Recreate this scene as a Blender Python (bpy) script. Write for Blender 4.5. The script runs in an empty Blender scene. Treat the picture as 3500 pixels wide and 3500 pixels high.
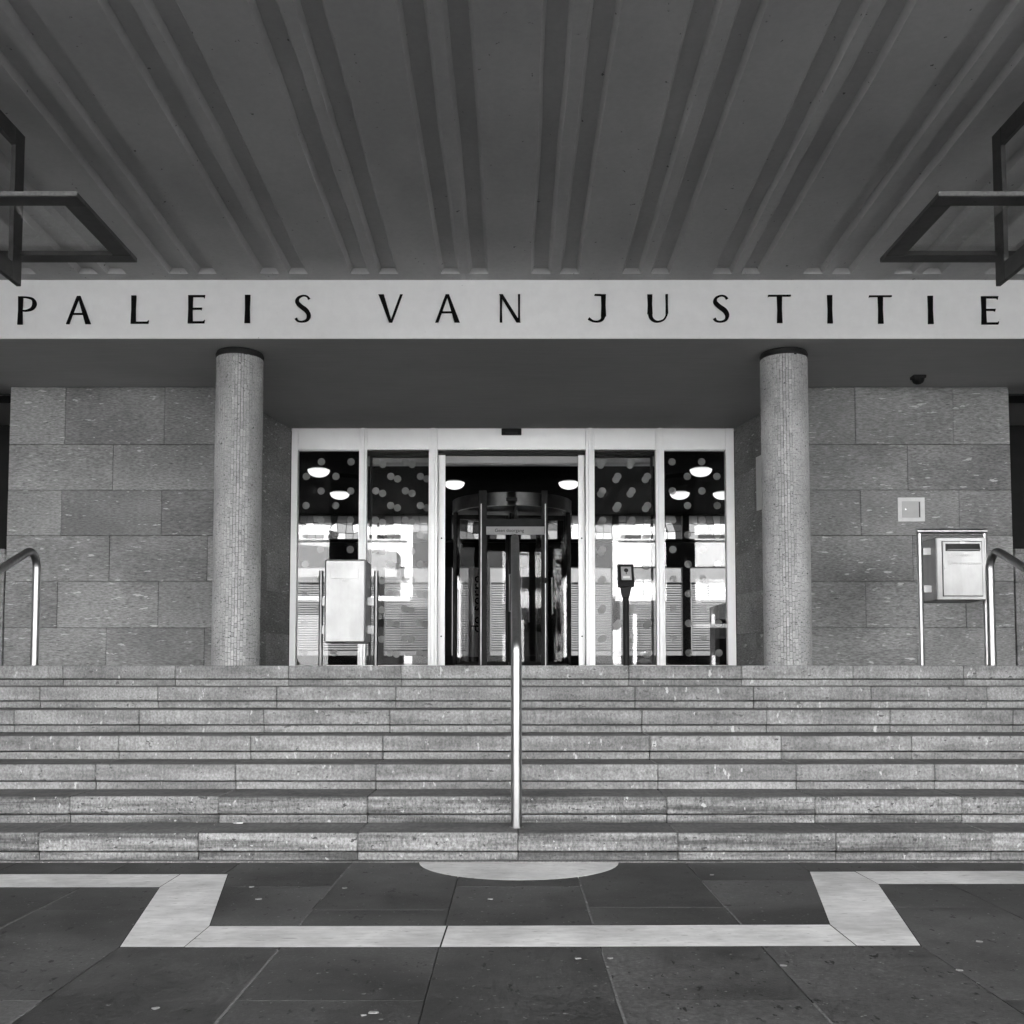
import bpy, bmesh, math, random
from mathutils import Vector, Matrix
random.seed(7)
R = math.radians
scene = bpy.context.scene
COL = scene.collection

# ------------------------------------------------------------------ camera, sky, sun, exposure
EYE = 1.029                      # eye height above the pavement, metres
PITCH = R(3.24)
cam_d = bpy.data.cameras.new('camera')
cam_d.sensor_width = 36; cam_d.sensor_fit = 'HORIZONTAL'; cam_d.lens = 36
cam_d.clip_start = .05; cam_d.clip_end = 2000
cam_d.shift_x = -2/3500; cam_d.shift_y = 352/3500
cam = bpy.data.objects.new('camera', cam_d); COL.objects.link(cam)
cam.location = (0, 0, EYE); cam.rotation_euler = (R(90)+PITCH, 0, 0)
scene.camera = cam

SUN_EL, SUN_AZ = R(50), R(0)    # the sun stands behind the courthouse and lights the street opposite
world = bpy.data.worlds.new('World'); scene.world = world; world.use_nodes = True
wn = world.node_tree; wn.nodes.clear()
sky = wn.nodes.new('ShaderNodeTexSky'); sky.sky_type = 'NISHITA'; sky.sun_disc = False
sky.sun_elevation = SUN_EL; sky.sun_rotation = SUN_AZ
bw = wn.nodes.new('ShaderNodeRGBToBW'); bg = wn.nodes.new('ShaderNodeBackground'); wo = wn.nodes.new('ShaderNodeOutputWorld')
bg.inputs['Strength'].default_value = .13
wn.links.new(sky.outputs[0], bw.inputs[0]); wn.links.new(bw.outputs[0], bg.inputs[0]); wn.links.new(bg.outputs[0], wo.inputs[0])
sun_d = bpy.data.lights.new('sun', 'SUN'); sun_d.energy = 4.6; sun_d.angle = R(.5); sun_d.color = (1, 1, 1)
sun = bpy.data.objects.new('sun', sun_d); COL.objects.link(sun)
sv = Vector((math.sin(SUN_AZ)*math.cos(SUN_EL), math.cos(SUN_AZ)*math.cos(SUN_EL), math.sin(SUN_EL)))
sun.rotation_euler = sv.to_track_quat('Z', 'Y').to_euler(); sun.location = (0, 40, 60)
vs = scene.view_settings
vs.view_transform = 'Standard'; vs.look = 'None'; vs.gamma = 1; vs.use_curve_mapping = False
vs.exposure = 4.3
scene.render.engine = 'CYCLES'
scene.cycles.use_denoising = True; scene.cycles.max_bounces = 10; scene.cycles.transparent_max_bounces = 24
scene.cycles.diffuse_bounces = 6; scene.cycles.caustics_reflective = False; scene.cycles.sample_clamp_indirect = 8

# ------------------------------------------------------------------ measuring: a pixel of the 3500 px photograph on a known plane
F, CX = 3500., 1752.
PY = 2300-F*math.tan(PITCH)
def _ray(u, v):
    X, Y = (u-CX)/F, (PY-v)/F
    return X, math.cos(PITCH)-Y*math.sin(PITCH), math.sin(PITCH)+Y*math.cos(PITCH)
def P(u, v, y):                  # on the upright plane at distance y
    a, b, c = _ray(u, v); k = y/b
    return Vector((a*k, y, EYE+c*k))
def PX(u, y, v=2000):            # sideways position only
    return P(u, v, y).x
def G(u, v, z=0.):               # on the level plane at height z
    a, b, c = _ray(u, v); k = (z-EYE)/c
    return Vector((a*k, b*k, z))

# ------------------------------------------------------------------ mesh helpers
BM = bmesh.new
def box(bm, x0, x1, y0, y1, z0, z1, bev=0., rot=None):
    r = bmesh.ops.create_cube(bm, size=1)
    vs_ = r['verts']
    for v in vs_:
        v.co = Vector(((x0+x1)/2+v.co.x*(x1-x0), (y0+y1)/2+v.co.y*(y1-y0), (z0+z1)/2+v.co.z*(z1-z0)))
    if bev:
        es = list({e for v in vs_ for e in v.link_edges})
        r2 = bmesh.ops.bevel(bm, geom=es, offset=bev, segments=1, affect='EDGES', clamp_overlap=True)
        vs_ = list({v for f in r2['faces'] for v in f.verts} | {v for v in vs_ if v.is_valid})
    if rot:
        bmesh.ops.transform(bm, matrix=rot, verts=vs_)
    return bm
def prism(bm, pts, axis, lo, hi):
    """closed outline pts (a,b) pushed along axis: 'y' -> (x,z), 'z' -> (x,y), 'x' -> (y,z)"""
    def mk(p, t):
        return {'y': (p[0], t, p[1]), 'z': (p[0], p[1], t), 'x': (t, p[0], p[1])}[axis]
    A = [bm.verts.new(mk(p, lo)) for p in pts]; B = [bm.verts.new(mk(p, hi)) for p in pts]
    n = len(pts)
    fs = [bm.faces.new(A), bm.faces.new(B[::-1])]
    for i in range(n):
        fs.append(bm.faces.new((A[i], B[i], B[(i+1) % n], A[(i+1) % n])))
    bmesh.ops.recalc_face_normals(bm, faces=fs)
    return bm
def tube(bm, pts, r, seg=20, caps=True):
    pts = [Vector(p) for p in pts]
    rings = []
    t0 = (pts[1]-pts[0]).normalized()
    n = t0.orthogonal().normalized()
    for i, p in enumerate(pts):
        a = (pts[i]-pts[i-1]).normalized() if i else t0
        b = (pts[i+1]-pts[i]).normalized() if i < len(pts)-1 else a
        t = (a+b).normalized()
        n = (n-t*n.dot(t)).normalized(); m = t.cross(n)
        rr = r[i] if isinstance(r, (list, tuple)) else r
        rings.append([bm.verts.new(p+(n*math.cos(2*math.pi*k/seg)+m*math.sin(2*math.pi*k/seg))*rr) for k in range(seg)])
    fs = []
    for a, b in zip(rings, rings[1:]):
        for k in range(seg):
            fs.append(bm.faces.new((a[k], a[(k+1) % seg], b[(k+1) % seg], b[k])))
    if caps:
        fs.append(bm.faces.new(rings[0][::-1])); fs.append(bm.faces.new(rings[-1]))
    bmesh.ops.recalc_face_normals(bm, faces=fs)
    return bm
def lathe(bm, prof, c, seg=32):
    rings = [[bm.verts.new((c[0]+r*math.cos(2*math.pi*k/seg), c[1]+r*math.sin(2*math.pi*k/seg), c[2]+z)) for k in range(seg)] for r, z in prof]
    fs = []
    for a, b in zip(rings, rings[1:]):
        for k in range(seg):
            fs.append(bm.faces.new((a[k], a[(k+1) % seg], b[(k+1) % seg], b[k])))
    fs.append(bm.faces.new(rings[0][::-1])); fs.append(bm.faces.new(rings[-1]))
    bmesh.ops.recalc_face_normals(bm, faces=fs)
    return bm
def bend(p0, p1, p2, r, n=8):
    """points of a rounded corner at p1"""
    p0, p1, p2 = Vector(p0), Vector(p1), Vector(p2)
    a = (p0-p1).normalized(); b = (p2-p1).normalized()
    ang = a.angle(b); d = r/math.tan(ang/2)
    c = p1+(a+b).normalized()*(r/math.sin(ang/2))
    s, e = p1+a*d-c, p1+b*d-c
    out = []
    for i in range(n+1):
        out.append(c+s.lerp(e, i/n).normalized()*r)
    return out

WL = {}
def empty(name, loc, label=None, cat=None, group=None, parent=None):
    o = bpy.data.objects.new(name, None); COL.objects.link(o); o.empty_display_size = .1
    base = WL[parent.name] if parent else Vector((0, 0, 0))
    o.location = Vector(loc)-base; WL[o.name] = Vector(loc)
    if parent: o.parent = parent
    return tag(o, label, cat, group)
def tag(o, label=None, cat=None, group=None, kind=None):
    if label: o['label'] = label
    if cat: o['category'] = cat
    if group: o['group'] = group
    if kind: o['kind'] = kind
    return o
def add(name, bm, m, parent=None, org=None, smooth=None, label=None, cat=None, group=None, kind=None):
    """bm is in world metres; it is linked as one mesh object with its origin at org (or its parent's)"""
    base = WL[parent.name] if parent else Vector((0, 0, 0))
    org = Vector(org) if org is not None else base
    bmesh.ops.translate(bm, verts=bm.verts, vec=-org)
    me = bpy.data.meshes.new(name); bm.to_mesh(me); bm.free()
    if smooth:
        me.polygons.foreach_set('use_smooth', [True]*len(me.polygons)); me.set_sharp_from_angle(angle=R(smooth))
    me.materials.append(m)
    o = bpy.data.objects.new(name, me); COL.objects.link(o)
    o.location = org-base; WL[o.name] = org
    if parent: o.parent = parent
    return tag(o, label, cat, group, kind)
def bx(name, x0, x1, y0, y1, z0, z1, m, parent=None, bev=0., **k):
    return add(name, box(BM(), x0, x1, y0, y1, z0, z1, bev), m, parent, **k)
def text(name, body, loc, size, m, parent, rot=(R(90), 0, 0), align='LEFT', depth=.0006):
    c = bpy.data.curves.new(name, 'FONT'); c.body = body; c.size = size; c.extrude = depth; c.align_x = align; c.align_y = 'CENTER'
    c.materials.append(m)
    tmp = bpy.data.objects.new('text_outline', c); COL.objects.link(tmp)
    bpy.context.view_layer.update()
    me = bpy.data.meshes.new_from_object(tmp); me.name = name
    bpy.data.objects.remove(tmp); bpy.data.curves.remove(c)
    o = bpy.data.objects.new(name, me); COL.objects.link(o); o.parent = parent
    o.location = Vector(loc)-WL[parent.name]; o.rotation_euler = rot; WL[o.name] = Vector(loc)
    return o

# ------------------------------------------------------------------ materials (the photograph is black and white: greys)
def g(v): return (v, v, v, 1)
def mat(name, lo, hi, rough=.6, scale=(6, 6, 6), detail=6, metal=0., bump=0., fleck=None, dark=None, var=0., rvar=0., big=None, bscale=None, spec=None, streak=None):
    """noise between lo and hi; fleck/dark = (scale xyz, threshold, value); var = difference from piece to piece; big = slow blotches"""
    m = bpy.data.materials.new(name); m.use_nodes = True
    nt = m.node_tree; N = nt.nodes; L = nt.links
    b = N['Principled BSDF']; b.inputs['Roughness'].default_value = rough; b.inputs['Metallic'].default_value = metal
    if spec is not None: b.inputs['Specular IOR Level'].default_value = spec
    geo = N.new('ShaderNodeNewGeometry'); info = N.new('ShaderNodeObjectInfo')
    off = N.new('ShaderNodeVectorMath'); off.operation = 'MULTIPLY_ADD'
    comb = N.new('ShaderNodeCombineXYZ')
    for i in range(3): L.new(info.outputs['Random'], comb.inputs[i])
    off.inputs[1].default_value = (13, 7, 17) if var else (0, 0, 0)
    L.new(comb.outputs[0], off.inputs[0]); L.new(geo.outputs['Position'], off.inputs[2])
    def noise(sc, det=detail, rg=.6):
        mp = N.new('ShaderNodeMapping'); mp.inputs['Scale'].default_value = sc
        L.new(off.outputs[0], mp.inputs[0])
        n = N.new('ShaderNodeTexNoise'); n.inputs['Scale'].default_value = 1; n.inputs['Detail'].default_value = det; n.inputs['Roughness'].default_value = rg
        L.new(mp.outputs[0], n.inputs['Vector']); return n.outputs['Fac']
    def rng(sock, a, b_, c, d):
        r = N.new('ShaderNodeMapRange'); r.inputs[1].default_value = a; r.inputs[2].default_value = b_; r.inputs[3].default_value = c; r.inputs[4].default_value = d
        L.new(sock, r.inputs[0]); return r.outputs[0]
    def mth(op, a, b_):
        r = N.new('ShaderNodeMath'); r.operation = op
        for i, x in enumerate((a, b_)):
            if isinstance(x, (int, float)): r.inputs[i].default_value = x
            else: L.new(x, r.inputs[i])
        return r.outputs[0]
    n0 = noise(scale)
    v = rng(n0, .3, .7, lo, hi)
    if big: v = mth('MULTIPLY', v, rng(noise(big[0], 5), .37, .63, 1-big[1], 1+big[1]))
    if streak: v = mth('MULTIPLY', v, rng(noise(streak[0], 4), .36, .60, 1-streak[1], 1+streak[1]*.4))
    if var: v = mth('MULTIPLY', v, rng(info.outputs['Random'], 0, 1, 1-var, 1+var))
    for fk in (fleck, dark):
        if not fk: continue
        k = rng(noise(fk[0], 3, .55), fk[1], fk[1]+.04, 0, 1)
        mx = N.new('ShaderNodeMix'); L.new(k, mx.inputs[0]); L.new(v, mx.inputs[2]); mx.inputs[3].default_value = fk[2]
        v = mx.outputs[0]
    cc = N.new('ShaderNodeCombineColor')
    for i in range(3): L.new(v, cc.inputs[i])
    L.new(cc.outputs[0], b.inputs['Base Color'])
    if rvar: L.new(rng(n0, .3, .7, max(0, rough-rvar), min(1, rough+rvar)), b.inputs['Roughness'])
    if bump:
        bp = N.new('ShaderNodeBump'); bp.inputs['Strength'].default_value = .6; bp.inputs['Distance'].default_value = bump
        L.new(noise(bscale, 5) if bscale else n0, bp.inputs['Height']); L.new(bp.outputs[0], b.inputs['Normal'])
    return m
def glass_mat(name, tint, refl, edge=.6):
    m = bpy.data.materials.new(name); m.use_nodes = True; nt = m.node_tree; N = nt.nodes; L = nt.links
    N.remove(N['Principled BSDF'])
    t = N.new('ShaderNodeBsdfTransparent'); t.inputs[0].default_value = g(tint)
    gl = N.new('ShaderNodeBsdfGlossy'); gl.inputs['Roughness'].default_value = 0; gl.inputs[0].default_value = g(1)
    lw = N.new('ShaderNodeLayerWeight'); lw.inputs[0].default_value = .5
    p = N.new('ShaderNodeMath'); p.operation = 'POWER'; p.inputs[1].default_value = 4; L.new(lw.outputs['Facing'], p.inputs[0])
    q = N.new('ShaderNodeMath'); q.operation = 'MULTIPLY_ADD'; q.inputs[1].default_value = edge; q.inputs[2].default_value = refl; L.new(p.outputs[0], q.inputs[0])
    mx = N.new('ShaderNodeMixShader'); L.new(q.outputs[0], mx.inputs[0]); L.new(t.outputs[0], mx.inputs[1]); L.new(gl.outputs[0], mx.inputs[2])
    L.new(mx.outputs[0], N['Material Output'].inputs[0])
    return m
def film_mat(name, v, clear, trans=0.):
    m = bpy.data.materials.new(name); m.use_nodes = True; nt = m.node_tree; N = nt.nodes; L = nt.links
    N.remove(N['Principled BSDF'])
    t = N.new('ShaderNodeBsdfTransparent'); d = N.new('ShaderNodeBsdfDiffuse'); d.inputs[0].default_value = g(v)
    nz = N.new('ShaderNodeTexNoise'); nz.inputs['Scale'].default_value = 40
    mr = N.new('ShaderNodeMapRange'); mr.inputs[3].default_value = clear-.03; mr.inputs[4].default_value = clear+.03; L.new(nz.outputs[0], mr.inputs[0])
    a = d
    if trans:
        tr = N.new('ShaderNodeBsdfTranslucent'); tr.inputs[0].default_value = g(v); m2 = N.new('ShaderNodeMixShader'); m2.inputs[0].default_value = trans
        L.new(d.outputs[0], m2.inputs[1]); L.new(tr.outputs[0], m2.inputs[2]); a = m2
    mx = N.new('ShaderNodeMixShader'); L.new(mr.outputs[0], mx.inputs[0]); L.new(a.outputs[0], mx.inputs[1]); L.new(t.outputs[0], mx.inputs[2])
    L.new(mx.outputs[0], N['Material Output'].inputs[0])
    return m
def lamp_mat(name, s):
    m = mat(name, .8, .85, .4); b = m.node_tree.nodes['Principled BSDF']
    b.inputs['Emission Color'].default_value = g(1); b.inputs['Emission Strength'].default_value = s
    return m

M = {}
M['wall'] = mat('grey_wall_stone', .12, .34, .75, (24, 24, 95), 9, bump=.002, fleck=((8, 8, 34), .65, .52), dark=((13, 13, 100), .65, .09), var=.15, big=((.9, .9, 1.2), .22), bscale=(40, 40, 170))
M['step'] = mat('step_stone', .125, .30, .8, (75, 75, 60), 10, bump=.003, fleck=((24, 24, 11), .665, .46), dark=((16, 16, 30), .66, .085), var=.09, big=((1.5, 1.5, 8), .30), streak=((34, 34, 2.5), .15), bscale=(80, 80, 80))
M['tread'] = mat('shaded_step_top', .075, .155, .75, (40, 16, 40), 9, bump=.002, fleck=((26, 26, 20), .71, .26), var=.10, big=((1.5, 5, 2), .25))  # step tops: the canopy's shade put into a darker stone colour
M['step_worn'] = mat('worn_step_stone', .075, .265, .85, (85, 85, 60), 10, bump=.004, fleck=((34, 34, 26), .67, .42), dark=((26, 26, 50), .63, .055), var=.10, big=((1.0, 1.0, 17), .60), streak=((40, 40, 3.5), .16), bscale=(90, 90, 90))
M['paving'] = mat('dark_basalt_paving', .024, .094, .66, (62, 62, 62), 10, bump=.0022, fleck=((46, 46, 46), .675, .17), dark=((30, 15, 20), .65, .018), var=.08, big=((1.1, 1.1, 1), .42), rvar=.14, bscale=(90, 90, 90), spec=.35)
M['travertine'] = mat('pale_travertine', .50, .66, .65, (11, 26, 20), 10, bump=.001, fleck=((60, 60, 60), .70, .74), dark=((16, 70, 30), .655, .27), var=.05, big=((2.4, 2.4, 2), .15), spec=.2)
M['tile'] = mat('pale_mosaic_tile', .31, .52, .7, (90, 90, 60), 8, bump=.001, dark=((46, 46, 46), .645, .10), var=.10, big=((2.5, 2.5, 1.8), .16), spec=.2)
M['mortar'] = mat('dark_mortar', .02, .05, .95, (40, 40, 40), spec=.05)
M['ceiling'] = mat('grey_ceiling_paint', .385, .42, .8, (26, 26, 26), 6, bump=.0006, dark=((24, 20, 24), .705, .13), big=((.9, .5, 1), .12), spec=.1)
M['fascia'] = mat('white_fascia_paint', .73, .77, .7, (14, 14, 14), 7, bump=.0004, dark=((26, 26, 30), .745, .35), big=((.5, 1, 4), .02), spec=.1)
M['soffit'] = mat('grey_soffit_paint', .42, .48, .7, (2, 40, 8), 6, big=((.6, .6, 1), .06), spec=.15)
M['white_metal'] = mat('white_coated_aluminium', .84, .88, .5, (5, 5, 5), 4, metal=.6)
M['steel'] = mat('brushed_stainless_steel', .33, .42, .36, (30, 30, 4), 3, metal=1.)
M['steel_sheet'] = mat('stainless_sheet', .35, .46, .55, (16, 16, 1.6), 6, metal=1., rvar=.08, big=((2.6, 2.6, 2), .16), dark=((30, 30, 2.2), .70, .25))
M['grey_metal'] = mat('grey_satin_metal', .10, .14, .4, (9, 9, 9), 4, metal=.8)
M['dark_metal'] = mat('dark_metal', .018, .028, .5, (9, 9, 9), 4, spec=.15)
M['lantern'] = mat('bronze_grey_lantern_metal', .030, .050, .45, (14, 14, 14), 6, dark=((20, 20, 20), .69, .012), spec=.35)
M['black'] = mat('black_plastic', .008, .013, .5, (20, 20, 20), 4, spec=.15)
M['letter'] = mat('black_letter_paint', .004, .008, .7, (20, 20, 20), 4, spec=.03)
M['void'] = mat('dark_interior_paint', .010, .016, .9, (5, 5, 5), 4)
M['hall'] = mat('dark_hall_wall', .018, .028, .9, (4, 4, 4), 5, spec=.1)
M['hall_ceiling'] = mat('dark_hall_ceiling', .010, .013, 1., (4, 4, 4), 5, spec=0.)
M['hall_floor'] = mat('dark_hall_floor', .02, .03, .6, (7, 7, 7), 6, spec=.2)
M['hatch'] = mat('cream_hatch_paint', .60, .68, .5, (20, 20, 20), 5)
M['grey_panel'] = mat('pale_grey_panel', .40, .46, .5, (8, 8, 8), 4)
M['brass'] = mat('dull_brass', .3, .4, .35, (20, 20, 20), 4, metal=1.)
M['paper'] = mat('white_paper', .6, .7, .8, (30, 30, 30), 5)
M['gum'] = mat('trodden_gum', .20, .34, .9, (50, 50, 50), 5, spec=.1)
M['ground'] = mat('street_asphalt', .05, .075, .85, (8, 8, 8), 8, big=((.2, .2, 1), .1))
M['render'] = mat('white_render', .72, .80, .8, (2, 2, 2), 6, big=((.3, .3, .5), .04))
M['far_dark'] = mat('dark_brick', .05, .09, .8, (3, 3, 12), 7)
M['pane_dark'] = mat('dark_window_glass', .02, .04, .08, (1, 1, 1), 3)
M['courtyard'] = mat('pale_courtyard_wall', .11, .15, .8, (3, 3, 3), 6)
M['print'] = mat('faint_grey_print', .42, .50, .6, (20, 20, 20), 4)
M['skin'] = mat('skin', .30, .38, .6, (20, 20, 20), 4)
M['cloth'] = mat('dark_coat_cloth', .02, .035, .85, (60, 60, 60), 6)
M['slat'] = mat('pale_blind_slat', .16, .22, .5, (6, 6, 6), 4)
M['lead'] = mat('lead_came', .03, .045, .5, (20, 20, 20), 4)
M['screen'] = mat('card_reader_sticker', .28, .36, .4, (20, 20, 20), 4)
M['steel_dark'] = mat('dulled_steel_post', .12, .18, .34, (30, 30, 4), 3, metal=1.)
M['render_grey'] = mat('grey_render', .30, .36, .8, (2, 2, 2), 6, big=((.3, .3, .5), .06))
M['joint'] = mat('pale_mortar_and_lit_edge', .10, .17, .95, (60, 60, 60), spec=.05)
M['glass'] = glass_mat('clear_glass', .93, .027)
M['glass_curved'] = glass_mat('curved_glass', .86, .018, .3)
M['dot'] = film_mat('frosted_dot_film', .55, .52)
M['lamp'] = lamp_mat('lit_opal_glass', .06)
STAIN = [film_mat('stained_glass_pale', .24, .12, .8), film_mat('stained_glass_mid', .16, .06, .8), film_mat('stained_glass_deep', .05, .04, .8)]

# ------------------------------------------------------------------ main measures
RISE = .155; NSTEP = 7; LAND = RISE*NSTEP
Y0, TREAD = 5.66, .35                       # front of the lowest step, going of a step
Y_FAS, Y_COL, Y_WALL, Y_DOOR = 8.61, 9.03, 10.088, 11.829
Z_SOF = P(CX, 1157, Y_FAS).z; Z_CEI = P(CX, 957, Y_FAS).z
SLOPE = .027                                # the canopy rises a little towards the street
def zc(y): return Z_CEI+SLOPE*(Y_FAS-y)

# ------------------------------------------------------------------ ground, pavement
ground = bx('ground', -160, 160, -160, 60, -.30, -.034, M['ground'], kind='structure')
pav = bx('pavement', -9, 9, -1.5, Y0+.3, -.033, -.012, M['mortar'], kind='structure')
J = .0035
def slab(x0, x1, y0, y1, name='paving_slab', m='paving', dz=0., sub=None):
    dz += -.0016+random.uniform(-.0008, .0006)
    return bx(name, x0+J/2, x1-J/2, y0+.0006, y1-.0006, -.014, dz, M[m], pav, bev=.0015)
xs = [-9, -7.53, -6.92, -6.31, -5.71, -5.10, -4.50, -3.90, -3.29, -2.685, -2.08, -1.480, -.874, -.277, .332, .940, 1.545, 2.143, 2.75, 3.355, 3.96, 4.57, 5.17, 5.78, 6.38, 9]
ysets = {0: [-1.5, -.4, .6, 1.85, 3.29, 4.526, Y0+.05], 1: [-1.5, .1, 1.3, 2.5, 3.92, 5.01, Y0+.05],
         2: [-1.5, -.5, .7, 2.0, 3.30, 4.58, Y0+.05], 3: [-1.5, .2, 1.5, 2.7, 3.95, 5.16, Y0+.05]}
pick = {11: 1, 12: 0, 13: 1, 14: 2, 15: 3, 16: 2, 10: 0, 17: 3}
for i in range(len(xs)-1):
    for a, b in zip(ysets[pick.get(i, (i*2+1) % 4)], ysets[pick.get(i, (i*2+1) % 4)][1:]):
        slab(xs[i], xs[i+1], a, b)
def strip(pts, name='travertine_strip'):
    cx_ = sum(p[0] for p in pts)/len(pts); cy_ = sum(p[1] for p in pts)/len(pts)
    q = [(p[0]+(cx_-p[0])*.004, p[1]+(cy_-p[1])*.008) for p in pts]
    big_ = [(p[0]+math.copysign(.0035, p[0]-cx_), p[1]+math.copysign(.005, p[1]-cy_)) for p in q]
    add('strip_joint', prism(BM(), big_, 'z', -.0105, -.0008), M['mortar'], pav)
    return add(name, prism(BM(), q, 'z', -.010, -.0004), M['travertine'], pav)
strip([(-1.701, 5.318), (-1.46, 5.318), (-1.236, 4.236), (-1.237, 3.916), (-1.478, 3.916), (-1.699, 5.002)])
strip([(1.543, 5.385), (1.776, 5.385), (1.788, 5.075), (1.543, 3.935), (1.302, 3.935), (1.302, 4.262)])
for a, b in ((-4.6, -3.3), (-3.3, -1.702)): strip([(a, 5.312), (b, 5.314), (b+(.003 if b > -2 else 0), 4.998), (a, 4.99)])
for a, b in ((1.786, 3.4), (3.4, 4.8)): strip([(a-(.008 if a < 2 else 0), 5.39), (b, 5.41), (b, 5.075), (a, 5.073)])
strip([(-1.235, 4.236), (-.268, 4.240), (-.274, 3.918), (-1.236, 3.916)])
strip([(-.266, 4.240), (1.301, 4.262), (1.301, 3.936), (-.272, 3.918)])
add('travertine_half_disc', prism(BM(), [(.034+.545*math.cos(math.pi+a*math.pi/28), Y0+.03+.525*math.sin(math.pi+a*math.pi/28)) for a in range(29)], 'z', -.010, -.0004), M['travertine'], pav)

for x, y0, y1 in ((-.874, 3.0, 3.89), (-.874, 4.27, 4.55), (-.872, 4.75, 5.6), (.332, 2.6, 3.88), (.332, 4.28, 5.16), (.940, 4.28, 5.15), (.940, 2.4, 3.28), (1.56, 2.6, 3.2), (-2.07, 4.1, 4.95), (-1.48, 2.4, 3.25), (2.146, 5.42, 5.62), (-2.69, 4.3, 4.9)):
    y = y0
    while y < y1-.02:
        e = min(y1, y+random.uniform(.12, .4)); bx('mortar_joint', x-.0045+random.uniform(-.001, .001), x+.0045, y, e-random.uniform(.0, .02), -.012, -.0004, M['joint'], pav); y = e
# ------------------------------------------------------------------ stairs: every block of every step
stairs = add('staircase', prism(BM(), [(Y0+.10, -.03)] + [p for k in range(NSTEP) for p in ((Y0+.10+k*TREAD, RISE*k+RISE-.05 if k < NSTEP-1 else LAND-.03), (Y0+.10+(k+1)*TREAD, RISE*k+RISE-.05 if k < NSTEP-1 else LAND-.03))] + [(Y_DOOR+.2, LAND-.03), (Y_DOOR+.2, -.03)], 'x', -7, 7), M['mortar'], kind='structure')
c6 = lambda x: x/1.104
c7 = lambda x: 1750+x/1.104
JO = {1: [c6(x) for x in (-170, 250, 670, 1095, 1517)]+[c7(x) for x in (437, 860, 1277, 1690, 2110)],
      2: [c6(x) for x in (-270, 167, 607, 1052, 1497)]+[c7(x) for x in (460, 903, 1343, 1776, 2210)],
      3: [c6(x) for x in (-390, 73, 540, 1005, 1475)]+[c7(x) for x in (485, 950, 1412, 1870)],
      4: [c6(x) for x in (-30, 465, 957, 1450)]+[c7(x) for x in (513, 1003, 1489, 1980)],
      5: [c6(x) for x in (-140, 383, 903, 1425)]+[c7(x) for x in (543, 1058, 1573, 2090)],
      6: [c6(x) for x in (-260, 290, 843, 1395)]+[c7(x) for x in (575, 1125, 1670, 2220)],
      7: [c6(x) for x in (-410, 180, 770, 1360)]+[c7(x) for x in (22, 615, 1200, 1775, 2360)]}
for n in range(1, 8):
    k = NSTEP-n; y = Y0+k*TREAD; z0 = RISE*k; z1 = z0+RISE
    js = [(u-CX)/F*(y+.05) for u in JO[n]]
    while js[0] > -6.2: js.insert(0, js[0]-.88)
    while js[-1] < 6.2: js.append(js[-1]+.88)
    m = 'step_worn' if n >= 6 else 'step'
    depth = TREAD+.055 if n > 1 else 1.2
    for a, b in zip(js, js[1:]):
        dy = random.uniform(-.002, .002); dz = random.uniform(-.001, .001)
        w = M[m]
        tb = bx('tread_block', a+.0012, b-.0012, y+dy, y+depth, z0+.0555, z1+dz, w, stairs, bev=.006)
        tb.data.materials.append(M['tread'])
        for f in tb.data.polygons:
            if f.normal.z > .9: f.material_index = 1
        bx('riser_block', a+.003, b-.001, y+.014+dy, y+.10, z0+(.002 if n < 7 else .006), z0+.0475, w, stairs, bev=.003)
# landing flags behind the top step
for i in range(14):
    for a, b in ((Y0+6*TREAD+1.203, 10.4), (10.403, Y_DOOR+.15)):
        bx('landing_slab', -6.3+i*.9+.002, -6.3+(i+1)*.9-.002, a, b, LAND-.029, LAND-.001-random.uniform(0, .001), M['step'], stairs, bev=.002)
bx('plinth_strip', -6.3, 6.3, Y0-.022, Y0+.03, -.01, .0052, M['step_worn'], stairs, bev=.003)

# ------------------------------------------------------------------ canopy: fluted ceiling, fascia with inscription, soffit
can = empty('canopy', (0, Y_FAS, Z_SOF), 'concrete entrance canopy with paired grooves in its ceiling and an inscribed white fascia', 'canopy')
CXC = -.022; PER = .7655; GW, GI, GD = .163, .026, .047; GAP = .078
YE = G(CX, 937, Z_CEI).y; YF = .45
gro = []
for k in range(-9, 9):
    c = CXC+(k+.5)*PER
    for s in (-1, 1):
        m_ = c+s*(GAP+GW)/2
        gro.append((m_-GW/2, m_+GW/2))
bm = BM()
ysec = [YE, 7.9, 7.1, 6.35, 5.75, 5.1, 4.3, 3.3, 2.2, YF]
def vert(x, y, d=0.): return bm.verts.new((x, y, zc(y)+d))
jit = {}
def jx(i, side, s):
    return 0 if s == 0 else jit.setdefault((i, side, s), random.uniform(-.0045, .0045)+(random.choice((-1, 1))*.006 if random.random() < .12 else 0))
XL = 7.4
edges_prev = [-XL]*len(ysec)
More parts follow.
